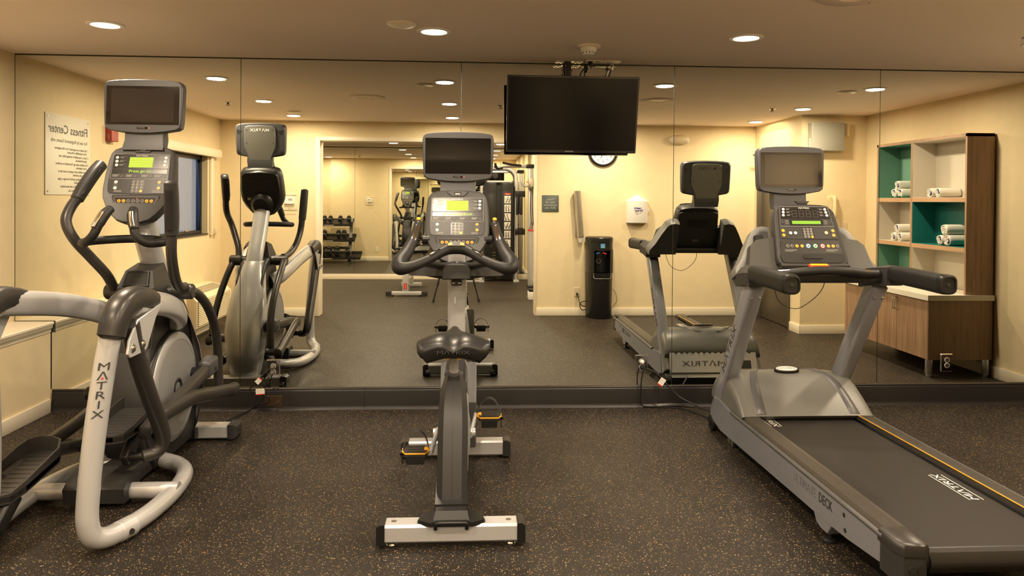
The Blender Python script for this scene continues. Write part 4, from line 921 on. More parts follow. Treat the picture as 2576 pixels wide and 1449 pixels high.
# mast
b = nb(); tube(b, [(BX, -1.035, .08), (BX, -1.045, .45), (BX, -1.085, .85), (BX, -1.125, 1.20)], .0315, 18, 6, rv=.050, ref=V((1, 0, 0)), e=3.2, round_end=False); ms = obj('mast', b, 'silver', bk, sharp=50)
b = nb(); plate(b, Fr((BX, -1.160, 1.02), (1, 0, 0), (0, .1, 1)), rrect(-.029, -.018, .029, .030, .008), -.004, .004, .001); mp = obj('mast_plate', b, 'black', ms)
for s in (-1, 1):
    c_ = V((BX+s*.017, -1.163, 1.018)); b = nb(); loft(b, [circ(c_+V((0, -h, 0)), V((1, 0, 0)), V((0, 0, 1)), q, q, 12) for h, q in ((0, .0075), (.003, .0075), (.006, .004))]); obj('plate_bolt', b, 'chrome', mp)
b = nb(); plate(b, Fr((BX-.008, -1.142, .92), (1, 0, 0), (0, .10, 1)), rrect(-.002, -.018, .002, .018, .0005, 1), .0, .0016); obj('worn_lettering', b, 'inkwhite', ms)
# accessory tray below the handlebar
def traysec(x, yb, yf, z0, z1): return [V((BX+x, yb, z0)), V((BX+x, yf, z0)), V((BX+x, yf+.008, z1)), V((BX+x, yb, z1+.006))]
TS=1.30
tz = [(-.205, -1.10, -1.175, 1.070, 1.098), (-.19, -1.08, -1.205, 1.062, 1.108), (-.13, -1.07, -1.235, 1.062, 1.118), (-.072, -1.06, -1.250, 1.066, 1.122), (-.066, -1.06, -1.268, 1.052, 1.124), (.066, -1.06, -1.268, 1.052, 1.124), (.072, -1.06, -1.250, 1.066, 1.122), (.13, -1.07, -1.235, 1.062, 1.118), (.19, -1.08, -1.205, 1.062, 1.108), (.205, -1.10, -1.175, 1.070, 1.098)]
b = nb(); loft(b, [traysec(q[0]*TS if abs(q[0]) > .1 else q[0]*1.1, *q[1:]) for q in tz]); ty_ = obj('accessory_tray', b, 'console', bk, sharp=20)
b = nb(); prism(b, [(BX-.185, 1.062), (BX-.07, 1.040), (BX+.07, 1.040), (BX+.185, 1.062), (BX+.185, 1.075), (BX-.185, 1.075)], 'y', -1.20, -1.07); obj('tray_underside', b, 'black', ty_)
b = nb()
for s in (-1, 1): prism(b, ccw([(BX+s*.085, -1.225), (BX+s*.175, -1.195), (BX+s*.17, -1.12), (BX+s*.085, -1.11)]), 'z', 1.117-.004, 1.1195)
obj('tray_pocket', b, 'dark', ty_)
# handlebar: centre arch, outer corners swept back to the rider, horns up and forward
hb = [(-.205, -1.245, 1.352), (-.222, -1.30, 1.28), (-.256, -1.385, 1.20), (-.284, -1.46, 1.155), (-.275, -1.52, 1.132), (-.225, -1.515, 1.138), (-.145, -1.44, 1.166), (-.075, -1.365, 1.202), (-.035, -1.335, 1.216), (0, -1.33, 1.219)]
hb = hb+[(-x, y, z) for x, y, z in reversed(hb[:-1])]
rr_ = [.021, .025, .034, .040, .036, .028, .024, .026, .030, .031]; rr_ = rr_+list(reversed(rr_[:-1]))
b = nb(); tube(b, [(BX+x, y, z) for x, y, z in hb], rr_, 18, 6); hbr = obj('handlebar', b, 'rubber', bk, sharp=80)
b = nb(); tube(b, [(BX-.16, -1.45, 1.15), (BX-.085, -1.26, 1.12), (BX, -1.16, 1.12), (BX+.085, -1.26, 1.12), (BX+.16, -1.45, 1.15)], .018, 12, 6); obj('handlebar_bracket', b, 'black', bk)
Fc = Fr((BX, -1.352, 1.240), (1, 0, 0), (0, .75, .66)); b = nb(); plate(b, Fc, ccw(sym([(0, .020), (.03, .018), (.046, .006), (.048, -.012), (.04, -.016), (0, -.012)])), -.012, .004, .002); cn = obj('control_pod', b, 'console', hbr)
for s in (-1, 1): b = nb(); plate(b, Fc, ccw([(s*.020, -.009), (s*.042, -.012), (s*.041, .004), (s*.028, .012), (s*.021, .010)]), .003, .0065, .001); obj('pod_button', b, 'amber', cn)
b = nb()
for k in range(5): plate(b, Fc, rrect(-.012+.0045*k, -.006, -.0095+.0045*k, -.002+.0018*k, .0004, 1), .004, .0046)
obj('pod_sign', b, 'ink', cn)
for s in (-1, 1):
    for p0, p1, w_, up_ in (((-.135, -1.432, 1.172), (-.085, -1.374, 1.197), .0085, (0, -.45, .89)), ((-.211, -1.268, 1.325), (-.232, -1.326, 1.252), .0125, (.30, -.80, .52))):
        a_, c_ = V((BX-s*p0[0]*1, p0[1], p0[2])), V((BX-s*p1[0], p1[1], p1[2])); a_.x = BX+s*abs(p0[0]); c_.x = BX+s*abs(p1[0])
        un = V((-s*up_[0], up_[1], up_[2])).normalized(); d = (c_-a_); m_ = (a_+c_)/2+un*.0235; dn = d.normalized(); sd_ = un.cross(dn).normalized(); un2 = dn.cross(sd_)
        b = nb(); obox(b, m_, (dn, sd_, un2), (d.length/2, w_, .004), .002, 2); obj('pulse_sensor', b, 'chrome', hbr)
    F_ = Fr((BX+s*.204, -1.252, 1.371), (1, 0, 0), (0, .6, .8)); b = nb(); plate(b, F_, disc2(0, 0, .0115, 14, .010), -.004, .006, .002); obj('thumb_button', b, 'amber', hbr)
BF = cardio_console(bk, BX, -1.055, 1.325, .36, 'select a workout', False)
TF, tvh = cardio_tv(bk, BX, -.925, 1.873, True)
key(tvh, TF, .034, -.1182, .0030, 'redled', 'power_lamp', .0012, .0008)
b = nb(); 
for s in (-1, 1): cyl(b, (BX+s*.150, -1.06, 1.25), (BX+s*.198, -1.06, 1.25), .026, n=16, bev=.006)
obj('console_knob', b, 'black', bk)

# ------------------------------------------------------------------ treadmill
TX = 3.540
tm = thing('treadmill', 'grey treadmill at right with black belt, console and screen facing the room', 'treadmill', (TX, -1.6, 0))
# belt, rollers, side rails
b = nb(); pf = [(-.72, .218), (-2.60, .218), (-2.648, .206), (-2.668, .178), (-2.668, .158), (-2.648, .130), (-2.60, .118), (-.72, .118)]
prism(b, pf, 'x', TX-.279, TX+.279); bt = obj('running_belt', b, 'belt', tm, sharp=40)
b = nb(); cyl(b, (TX-.30, -2.612, .168), (TX+.30, -2.612, .168), .046, n=24); obj('rear_roller', b, 'black', tm)
Fb = Fr((TX+.215, -2.09, .2185), (0, -1, 0), (1, 0, 0))
for yy, uu, zz in ((-2.085, .205, 1), (-1.055, -.225, -1)):
    Fb = Fr((TX+uu, yy, .2183), (0, 1*zz, 0), (-1*zz, 0, 0))
    txt('lettering', BRAND, .046, Fb, 0, 0, 'inkwhite', bt, .0004, sx=1.75, shear=.12)
    b = nb()
    for v in (-.030, .030): plate(b, Fb, rrect(-.142, v-.0018, .142, v+.0018, .0005, 1), .0002, .0008)
    obj('belt_line', b, 'inkwhite', bt)
for s in (-1, 1):
    xo, xi = TX+s*.395, TX+s*.292
    b = nb(); rp = [(xo, .075), (xo, .228), (xo-s*.004, .240), (xo-s*.012, .246)]
    for k in range(6): x_ = xo-s*(.022+.011*k); rp += [(x_, .248), (x_-s*.002, .2455), (x_-s*.004, .2455), (x_-s*.006, .248)]
    rp += [(xi, .246), (xi, .215), (xo-s*.03, .20), (xo-s*.03, .075)]
    b = nb(); prism(b, rp[5:-3]+[(xi, .222), (xo-s*.012, .222)], 'y', -.90, -2.545); obj('foot_rail', b, 'silver_dark', tm, sharp=25)
    side = [(-.66, .245), (-.75, .245), (-.98, .2215), (-2.55, .2215), (-2.55, .120), (-2.30, .098), (-2.12, .090), (-1.90, .088), (-.78, .062), (-.64, .085)]
    b = nb(); prism(b, side, 'x', xo-s*.030, xo+s*.004, .003, 1); sr = obj('side_rail', b, 'deckgrey', tm, sharp=30)
    if s < 0: lsr = sr
    b = nb(); tube(b, [(xo, -.95, .226), (xo, -2.555, .226)], .012, 12, sm=False, rv=.010); obj('rail_edge', b, 'hood_dark', sr)
    # drop bracket and levelling foot
    b = nb(); prism(b, [(-2.00, .092), (-2.03, .05), (-2.07, .040), (-2.13, .040), (-2.17, .094)], 'x', xo-s*.055, xo+s*.002, .003, 1); br = obj('foot_bracket', b, 'deckgrey', tm)
    b = nb(); lathe(b, [(.032, 0), (.033, .006), (.024, .014), (.010, .016), (.009, .046)], (xo-s*.025, -2.105, 0), n=18); obj('levelling_foot', b, 'black', br)
    b = nb()
    for yy, zz in ((-2.275, .185), (-2.285, .125)): cyl(b, (xo+s*.003, yy, zz), (xo+s*.0055, yy, zz), .010, n=12)
    obj('rail_bolt_hole', b, 'dark', sr, kind='stuff')
    # rear end cap
    b = nb(); loft(b, [[V((x, y, z)) for x, y in ((xo+s*.006, -2.545), (xo+s*.006, -2.63), (xo-s*.012, -2.668), (xi+s*.02, -2.676), (xi, -2.66), (xi, -2.545))] for z in (.100, .205)]); ecp = obj('end_cap', b, 'console', tm)
    b = nb(); loft(b, [[V((x, y, z)) for x, y in ((xo+s*.008-s*i, -2.53+i*.2), (xo+s*.008-s*i, -2.635+i), (xo-s*.012-s*i*.3, -2.672+i), (xi+s*.02, -2.680+i), (xi-s*.006+s*i, -2.664+i), (xi-s*.006+s*i, -2.53))] for z, i in ((.203, 0), (.228, 0), (.242, .004), (.249, .014))]); obj('end_cap_top', b, 'gun', ecp)
    b = nb()
    for uu, a_ in ((.042, .013), (.072, .018)): loft(b, [circ(V((xo-s*uu, -2.674-h, .155)), V((1, 0, 0)), V((0, 0, 1)), .013, a_, 16) for h in (-.004, .003)])
    obj('adjuster_hole', b, 'dark', ecp, kind='stuff')
    # upright
    b = nb(); A_, B__ = V((xo-s*.0425, -.595, .105)), V((xo-s*.0425, -1.185, 1.02)); d = (B__-A_).normalized(); pe = V((0, d.z, -d.y)).normalized()
    secs = []
    for p, dp in ((A_, .046), (A_+d*.012, .055), (B__, .056)):
        secs.append([p+V((a, 0, 0))+pe*c_ for a, c_ in rrect(-.0425, -dp, .0425, dp, .020, 4)])
    loft(b, secs); upr = obj('upright', b, 'deckgrey2', tm, sharp=50)
    Fu = Fr((A_+B__)/2+V((s*.0432, 0, 0)), d*1.0 if s < 0 else d*-1, V((0, d.z, -d.y))*1 if s < 0 else V((0, -d.z, d.y)))
    if s < 0: Fu = Fr((A_+B__)/2+V((-.0432, 0, 0)), d, V((0, 1, 0)).cross(V((1, 0, 0))).cross(d) if False else V((-1, 0, 0)).cross(d))
    else: Fu = Fr((A_+B__)/2+V((.0432, 0, 0)), d, V((1, 0, 0)).cross(d))
    brand(Fu, .03, .004, .064, 'ink', upr, .0004, sx=1.5)
    b = nb(); plate(b, Fu, disc2(-.062, -.010, .005, 10), .0004, .0012); obj('red_dot', b, 'inkred', upr)
    b = nb(); q0 = B__-d*.060
    for uu in (-.024, .024): 
        q = q0+V((uu, 0, 0))-pe*.0565; loft(b, [circ(q-pe*h, V((1, 0, 0)), d, rr, rr, 12) for h, rr in ((0, .009), (.004, .008), (.007, .004))])
    obj('upright_bolt', b, 'chrome', upr, kind='stuff')
    # transport wheel
    b = nb(); cyl(b, (xo-s*.005, -.560, .052), (xo-s*.045, -.560, .052), .052, n=26, bev=.006); wl_ = obj('transport_wheel', b, 'rubber', tm)
    b = nb(); cyl(b, (xo+s*.0, -.560, .052), (xo-s*.05, -.560, .052), .020, n=16); obj('wheel_hub', b, 'black', wl_)
    b = nb(); obox(b, (xo-s*.035, -.84, .045), ((1, 0, 0), (0, 1, 0), (0, 0, 1)), (.012, .022, .040), .003); obox(b, (xo-s*.035, -.89, .038), ((1, 0, 0), (0, 1, 0), (0, 0, 1)), (.012, .014, .037), .003); obj('lift_bracket', b, 'steel', tm, kind='stuff')
b = nb(); box(b, (TX+.2905, -2.54, .2475), (TX+.2950, -.95, .2505)); obj('yellow_edge_strip', b, 'amber_trim', tm)
txt('lettering', 'ULTIMATE', .060, Fr((TX-.3996, -1.915, .172), (0, -1, 0), (0, 0, 1)), 0, 0, 'inkdim', lsr, .0003, sx=.82)
txt('lettering', 'DECK', .060, Fr((TX-.3996, -2.115, .172), (0, -1, 0), (0, 0, 1)), 0, 0, 'ink', lsr, .0003, sx=.78, bold=.001)
b = nb(); box(b, (TX-.36, -1.15, .03), (TX+.36, -.62, .10)); obj('lift_frame', b, 'black', tm)
b = nb(); box(b, (TX-.36, -2.5, .095), (TX+.36, -.9, .115)); obj('deck_board', b, 'black', tm)
# motor hood
hp = [(-.575, .270), (-.60, .335), (-.64, .385), (-.70, .420), (-.77, .435), (-.85, .425), (-.93, .392), (-1.00, .345), (-1.07, .290), (-1.115, .250)]
def hoodsec(x, k): return [V((x, -.60+(y+.60)*(1-(k*.04)), .225+(z-.225)*(1-k))) for y, z in hp]
b = nb(); xs_ = [(-.388, .42), (-.382, .20), (-.370, .10), (-.345, .045), (-.25, 0), (-.1, -.02), (0, -.025), (.1, -.02), (.25, 0), (.345, .045), (.370, .10), (.382, .20), (.388, .42)]
rg = [ring(b, hoodsec(TX+x, k)+[V((TX+x, -1.09, .225)), V((TX+x, -.58, .225))]) for x, k in xs_]
skin(b, rg); hd = obj('motor_hood', b, 'hood', tm, sharp=50)
def hpt(x, t):
    i = t*(len(hp)-1); j = min(int(i), len(hp)-2); f_ = i-j; y = hp[j][0]+(hp[j+1][0]-hp[j][0])*f_; z = hp[j][1]+(hp[j+1][1]-hp[j][1])*f_
    return V((TX+x, y, z+.0035+.008*(1-min(abs(x)/.3, 1))))
for s in (-1, 1):
    secs = []
    for k in range(10):
        t = .30+.68*k/9; xc = s*(.085+.185*(1-math.exp(-((t-.30)*5.5)))+.03*max(0, t-.6)); w_ = .020+.012*(k/9)
        secs.append([hpt(xc-w_, t)+V((0, 0, -.006)), hpt(xc-w_*.8, t)+V((0, 0, .002)), hpt(xc+w_*.8, t)+V((0, 0, .002)), hpt(xc+w_, t)+V((0, 0, -.006))])
    b = nb(); loft(b, secs); obj('hood_ridge', b, 'hood_dark', hd, sharp=60)
Fg = Fr(hpt(0, .50)+V((0, 0, .003)), (1, 0, 0), (0, .98, .20)); b = nb(); plate(b, Fg, disc2(0, 0, .078, 28, .040), -.006, .008, .004); bd = obj('oval_badge', b, 'blackgloss', hd)
b = nb(); plate(b, Fg, disc2(0, 0, .066, 28, .031), .008, .0115, .002); obj('badge_face', b, 'white', bd)
txt('lettering', BRAND, .022, Fg, 0, 0, 'ink', bd, .0118, sx=1.45)
# front panel facing the mirror
b = nb(); prism(b, [(-.50, .085), (-.575, .268), (-.62, .268), (-.62, .085)], 'x', TX-.352, TX+.352, .004, 1); fp_ = obj('front_panel', b, 'silver', tm)
Ff = Fr((TX, -.5385, .175), (-1, 0, 0), (0, -.38, .925)); brand(Ff, .08, .01, .058, 'ink', fp_, .003, sx=1.6)
b = nb(); plate(b, Ff, disc2(-.002, -.001, .004, 10), .0032, .0042); obj('red_dot', b, 'inkred', fp_)
b = nb(); plate(b, Ff, rrect(-.30, -.03, -.17, .035, .003), .001, .004); sk = obj('power_panel', b, 'black', fp_)
b = nb(); plate(b, Ff, rrect(-.21, -.005, -.185, .012, .004), .004, .010, .002); obj('rocker_switch', b, 'red', sk)
b = nb(); plate(b, Ff, rrect(-.352, -.072, .352, -.058, .001), -.02, .004); box(b, (TX-.352, -.60, .028), (TX+.352, -.495, .085)); obj('front_skirt', b, 'black', tm)
b = nb()
for k in range(14): 
    x_ = TX-.30+k*.046; box(b, (x_-.009, -.592, .262), (x_+.009, -.570, .270))
obj('hood_vent', b, 'dark', hd, kind='stuff')
# console mast: side wings over the uprights
for s in (-1, 1):
    def w(p): return [V((TX+s*x, y, z)) for x, y, z in p]
    Fw = Fr((TX, -1.045, 1.20), (1, 0, 0), (0, math.sin(.42), math.cos(.42)))
    wo = [(.185, .148), (.225, .156), (.262, .150), (.292, .125), (.335, .050), (.385, -.050), (.425, -.105), (.428, -.150), (.185, -.150)]
    po = ccw([(s*u, v) for u, v in wo]); b = nb(); loft(b, [[Fw.P(u, v, w_) for u, v in scaled(po, q, (s*.28, 0))] for q, w_ in ((.94, -.020), (.985, -.022), (1, -.034), (1, -.095), (.95, -.120))]); wg = obj('console_wing', b, 'hood', tm, sharp=50)
    ri = [(.196, .128), (.225, .130), (.250, .124), (.270, .104), (.308, .036), (.350, -.046), (.372, -.085), (.365, -.100), (.196, -.100)]
    b = nb(); plate(b, Fw, ccw([(s*u, v) for u, v in ri]), -.030, -.0185); obj('wing_recess', b, 'hood_dark', wg)
    b = nb(); plate(b, Fw, ccw([(s*u, v) for u, v in ((.200, .118), (.228, .120), (.246, .114), (.262, .096), (.298, .030), (.336, -.046), (.352, -.078), (.200, -.078))]), -.0185, -.0178); obj('recess_floor', b, 'console', wg)
    # shoulder over the upright and grab handle
    b = nb(); loft(b, [w([(.300, -1.08, .99), (.425, -1.08, .99), (.425, -1.08, 1.06), (.39, -1.08, 1.10), (.300, -1.08, 1.09)]), w([(.310, -1.20, 1.01), (.425, -1.20, 1.01), (.432, -1.20, 1.08), (.40, -1.20, 1.125), (.320, -1.20, 1.110)]), w([(.335, -1.30, 1.02), (.430, -1.30, 1.02), (.437, -1.30, 1.09), (.405, -1.30, 1.130), (.345, -1.30, 1.120)])]); obj('shoulder', b, 'char', tm, sharp=40)
    b = nb(); hs_ = []
    for y, dz_ in ((-1.29, 0), (-1.40, .002), (-1.60, -.002), (-1.72, -.006)):
        hs_.append([V((TX+s*(.393+a), y, 1.078+dz_+c_)) for a, c_ in rrect(-.043, -.046, .043, .050, .030, 5)])
    loft(b, hs_); hn = obj('grab_handle', b, 'rubber', tm, sharp=60)
    b = nb(); loft(b, [[V((TX+s*(.393+a*q), y, 1.074+c_*q)) for a, c_ in rrect(-.043, -.046, .043, .050, .030, 5)] for y, q in ((-1.715, 1.04), (-1.735, 1.04), (-1.750, .96), (-1.752, .78), (-1.744, .74), (-1.744, .1))]); hc = obj('handle_end_cap', b, 'black', hn, sharp=30)
    b = nb(); cyl(b, (TX+s*.393, -1.743, 1.076), (TX+s*.393, -1.748, 1.076), .009, n=12); obj('cap_screw', b, 'dark', hc)
# front grab bar
gb_ = [(-.33, -1.245, 1.078), (-.23, -1.275, 1.083), (-.12, -1.305, 1.098), (0, -1.315, 1.104), (.12, -1.305, 1.098), (.23, -1.275, 1.083), (.33, -1.245, 1.078)]
b = nb(); tube(b, [(TX+x, y, z) for x, y, z in gb_], .0245, 16, 6); gbar = obj('grab_bar', b, 'rubber', tm)
for s in (-1, 1): b = nb(); tube(b, [(TX+s*.190, -1.292, 1.1045), (TX+s*.27, -1.270, 1.0985)], .010, 10, sm=False, rv=.006); obj('pulse_sensor', b, 'chrome', gbar)
b = nb(); prism(b, [(TX-.34, 1.03), (TX+.34, 1.03), (TX+.36, 1.075), (TX-.36, 1.075)], 'y', -1.27, -1.03, .01, 2); obj('console_base', b, 'black', tm)
# console
tl = .42
F = Fr((TX-.005, -1.085, 1.285), (1, 0, 0), (0, math.sin(tl), math.cos(tl)))
out = ccw(sym([(0, .190), (.07, .188), (.135, .180), (.165, .168), (.180, .145), (.187, .10), (.200, -.05), (.208, -.140), (.205, -.170), (.185, -.190), (.12, -.196), (0, -.197)]))
b = nb(); loft(b, [[F.P(u, v, w_) for u, v in scaled(out, s_)] for s_, w_ in ((.93, .006), (.965, .008), (.99, .002), (1, -.012), (.99, -.050), (.95, -.072))]); hs = obj('console_housing', b, 'console', tm)
F0 = F
Bf = Fr(F.P(0, 0, -.07), (-1, 0, 0), F.v); bpz = ccw(sym([(0, .150), (.150, .145), (.172, .13), (.180, .0), (.30, -.02), (.335, -.05), (.365, -.20), (.30, -.235), (.0, -.24)]))
b = nb(); plate(b, Bf, bpz, -.045, .012, .006); bkp = obj('console_back', b, 'hood_vdark', tm)
for k in range(7): b = nb(); plate(b, Bf, rrect(-.085, .012+.009*k, .085, .016+.009*k, .0015, 2), .012, .0135); obj('vent_louvre', b, 'black', bkp)
b = nb(); outline(b, Bf, rrect(-.095, .004, .095, .080, .012, 4), .012, .003); obj('vent_rim', b, 'black', bkp)
b = nb(); plate(b, Bf, rrect(-.034, -.135, .024, -.115, .002), .012, .0128); obj('serial_label', b, 'paper', bkp)
b = nb()
for u, v in ((.29, -.055), (-.29, -.055), (.32, -.15), (-.32, -.15), (.2, -.215), (-.2, -.215)): cyl(b, Bf.P(u, v, .012), Bf.P(u, v, .0135), .007, n=10)
obj('housing_screw_holes', b, 'dark', bkp, kind='stuff')
F = Fr(F0.P(0, .026, 0), F0.u, F0.v)
fp2 = ccw(sym([(0, .165), (.10, .161), (.140, .155), (.150, .145), (.165, .0), (.170, -.045), (.166, -.050), (0, -.052)]))
b = nb(); plate(b, F, fp2, .007, .010); fc = obj('facia_panel', b, 'console', tm)
b = nb(); plate(b, F, ccw([(-.138, .146), (.138, .146), (.148, .072), (-.148, .072)]), .010, .0106); obj('display_window', b, 'faciablack', fc)
b = nb(); outline(b, F, ccw([(-.141, .150), (.141, .150), (.158, .025), (-.158, .025)]), .0101, .0012); obj('facia_outline', b, 'keyring', fc)
txt('lettering', BRAND, .0125, F, 0, .1395, 'inkwhite', fc, .0112, sx=1.45)
for k in range(4):
    uc = -.063+.042*k; b = nb(); sg = .0022
    for u0, v0, u1, v1 in ((-.011, .0, .011, 0), (-.011, .020, .011, .020), (-.011, -.020, .011, -.020), (-.0125, .0, -.0125, .02), (.0125, 0, .0125, .02), (-.0125, -.02, -.0125, 0), (.0125, -.02, .0125, 0)):
        plate(b, F, rrect(uc+u0-sg*.6, .104+v0-sg*.6, uc+u1+sg*.6, .104+v1+sg*.6, .0005, 1), .0106, .0111)
    obj('digit_segments', b, 'segment', fc)
for s in (-1, 1):
    for k in range(3):
        v = .132-.019*k; key(fc, F, s*(.124+.0028*k), v, .0082, 'white', 'program_button', .0106)
        b = nb(); plate(b, F, rrect(min(s*.108, s*.080), v+.006, max(s*.108, s*.080), v+.0068, .0002, 1), .0107, .0112); plate(b, F, rrect(min(s*.108, s*.090), v-.0015, max(s*.108, s*.090), v+.0015, .0002, 1), .0107, .0112); obj('small_print', b, 'inkgrey', fc, kind='stuff')
b = nb(); plate(b, F, rrect(-.098, .032, .098, .068, .002), .010, .0108); obj('lcd_bezel', b, 'faciablack', fc)
b = nb(); plate(b, F, rrect(-.085, .040, .085, .060, .001), .0108, .0114); obj('lcd_display', b, 'lcdgreen2', fc)
for s in (-1, 1):
    b = nb(); plate(b, F, rrect(s*.140-.009, .040, s*.140+.009, .056, .002), .010, .0122, .001); obj('selector_button', b, 'keydark', fc)
    b = nb()
    for k in range(3): plate(b, F, rrect(s*.115-.010, .060-.009*k, s*.115+.010, .0618-.009*k, .0003, 1), .0101, .0108)
    obj('small_print', b, 'inkgrey', fc, kind='stuff')
    b = nb(); plate(b, F, pill(s*.147-.0125, -.042, s*.147+.0125, .010), .010, .0106); obj('key_surround', b, 'keydark', fc)
    for v in (-.002, -.030): key(fc, F, s*.147, v, .0098, 'amber', 'adjust_button', .0106)
b = nb(); plate(b, F, pill(-.118, -.028, -.063, -.004), .010, .0106); obj('key_surround', b, 'keydark', fc)
for u in (-.105, -.076): key(fc, F, u, -.016, .0092, 'white', 'adjust_button', .0106)
key(fc, F, .106, -.014, .0105, 'amber', 'fan_button_ring', .0100); key(fc, F, .106, -.014, .0078, 'white', 'fan_button', .0125, .001)
b = nb(); plate(b, F, rrect(-.032, -.048, .032, .016, .006), .010, .0106); kp = obj('keypad_window', b, 'faciablack', fc)
for j in range(4):
    for i in range(3):
        u = -.020+.020*i; v = .0065-.0155*j; last = (i == 2 and j == 3)
        key(kp, F, u, v, .0083, 'amber' if last else 'keyring', 'keypad_button', .0106, .0012)
        if not last:
            key(kp, F, u, v, .0071, 'keydark', 'keypad_button_face', .0112, .0012)
            txt('lettering', ('C' if (i, j) == (0, 3) else '0') if j == 3 else str(1+i+3*j), .0098, F, u, v, 'inkwhite', kp, .0126)
b = nb(); plate(b, F, ccw([(-.045, .186), (-.026, .168), (.026, .168), (.045, .186)]), .0, .010, .003); mp_ = obj('media_port', b, 'console', tm)
b = nb(); plate(b, F, rrect(-.019, .170, .019, .185, .002), .010, .0108); obj('port_recess', b, 'dark', mp_)
L2 = Fr(F.P(0, -.062, .011), (1, 0, 0), F.v+F.n*.10); lpz = ccw([(-.168, -.002), (.168, -.002), (.180, -.078), (-.180, -.078)])
b = nb(); plate(b, L2, lpz, -.006, .004, .001); lw = obj('lower_panel', b, 'facia', tm)
for u, m, r_ in ((-.135, 'k', .0085), (-.110, 'k', .0085), (-.082, 'amber', .0098), (-.052, 'amber', .0098), (-.016, 'bluekey', .0140), (.026, 'greenkey', .0140), (.068, 'red', .0140), (.102, 'amber', .0098), (.130, 'amber', .0098), (.156, 'k', .0085)):
    key(lw, L2, u, -.034, r_, 'keyring' if m == 'k' else m, 'button', .004, .0025)
    if m == 'k': key(lw, L2, u, -.034, r_*.86, 'keydark', 'button_face', .0055, .0012)
    if r_ > .012: key(lw, L2, u, -.034, .0102, 'white', 'main_button', .0062, .0018); b = nb(); plate(b, L2, rrect(u-.004, -.038, u+.004, -.030, .001), .0080, .0084); obj('button_sign', b, 'ink', lw)
b = nb()
for s in (-1, 1):
    for k in range(3): plate(b, L2, rrect(min(s*.155, s*.085), -.056-.0045*k, max(s*.155, s*.085)-(.02 if k == 2 else 0), -.0545-.0045*k, .0003, 1), .0041, .0046)
obj('small_print', b, 'inkgrey', lw, kind='stuff')
b = nb(); plate(b, F, ccw(sym([(0, -.140), (.180, -.140), (.186, -.160), (.178, -.188), (.160, -.196), (0, -.198)])), .006, .0105); rcs = obj('tray_recess', b, 'dark', tm)
b = nb(); plate(b, F, rrect(-.055, -.172, .055, -.148, .002), .0105, .016, .001); obj('tray_bracket', b, 'black', rcs)
b = nb(); loft(b, [[F.P(u, v, w_) for v, w_ in ((-.206, .004), (-.206, .022), (-.220, .030), (-.240, .018), (-.242, -.02), (-.20, -.03))] for u in (-.196, -.17, .17, .196)]); obj('console_lip', b, 'console', tm, sharp=60)
b = nb(); sk_ = F.P(.012, -.232, .034); obox(b, sk_, (F.u, V((0, .96, .28)), V((0, -.28, .96))), (.058, .022, .014), .006, 2); ss = obj('safety_stop', b, 'red', tm)
b = nb(); obox(b, sk_+V((0, 0, .0125)), (F.u, V((0, .96, .28)), V((0, -.28, .96))), (.050, .012, .006), .004, 2); obj('stop_face', b, 'amber_trim', ss)
b = nb(); tube(b, [sk_+V((.05, 0, -.03)), sk_+V((.03, .04, -.14)), sk_+V((-.05, .06, -.22)), sk_+V((-.12, .06, -.24)), sk_+V((-.20, .06, -.20)), sk_+V((-.235, .05, -.12)), sk_+V((-.25, .05, -.05))], .0022, 6, 8); obj('safety_cord', b, 'black', ss)
# handset parked in the left wing
Fw = Fr((TX-.268, -1.045, 1.20), (1, 0, 0), (0, math.sin(.42), math.cos(.42)))
b = nb(); loft(b, [[Fw.P(u*q, v, w_+o_) for u, w_ in ((-.028, -.010), (.028, -.010), (.024, .012), (-.024, .012))] for v, q, o_ in ((-.085, .60, .02), (-.022, .66, .008), (-.015, .86, .008), (.075, 1.0, .002), (.085, .9, .0))]); hset = obj('handset', b, 'black', tm, sharp=30)
b = nb(); obox(b, Fw.P(-.032, -.082, .02), (V((.85, .1, .45)).normalized(), V((0, 1, 0)), V((-.45, 0, .85)).normalized()), (.030, .012, .006), .003); obj('red_clip', b, 'red', hset)
TF, tvh = cardio_tv(tm, TX, -.845, 1.817, False)
# ------------------------------------------------------------------ cords of the machines
cord('power_cord', [(.229, -.05, .306), (.20, -.065, .285), (.155, -.08, .235), (.10, -.09, .175), (.095, -.085, .155), (.15, -.07, .13), (.21, -.05, .095), (.20, -.045, .06), (.12, -.05, .05), (.085, -.06, .02), (.06, -.12, .008), (-.02, -.45, .008)],
     el, .0042, ((.229, -.018, .306), (0, -1, -.1), 'inkbrown'), ((.150, -.088, .222), (.72, 0, -.69), (.69, 0, .72), .016, .022), flip=-1)
cord('power_cord', [(.229, -.05, .266), (.212, -.07, .24), (.19, -.075, .19), (.185, -.07, .14), (.165, -.06, .08), (.10, -.06, .025), (.07, -.09, .006), (.0, -.4, .006)],
     el, .0042, ((.229, -.018, .266), (-.1, -1, -.1), 'inkbrown'), ((.162, -.090, .148), (1, 0, .06), (-.06, 0, 1), .030, .021))
cord('coaxial_cord', [(.268, -.028, .06), (.25, -.045, .05), (.2, -.05, .035), (.12, -.05, .028), (.075, -.055, .01), (.02, -.2, .006), (-.03, -.45, .006)], el, .0035)
cord('power_cord', [(2.83, -.05, .33), (2.832, -.075, .30), (2.815, -.075, .22), (2.812, -.06, .12), (2.815, -.05, .04), (2.84, -.045, .012), (2.95, -.05, .008), (3.10, -.10, .008), (3.22, -.35, .01)],
     tm, .0042, ((2.828, -.018, .326), (0, -1, -.05), 'white'))
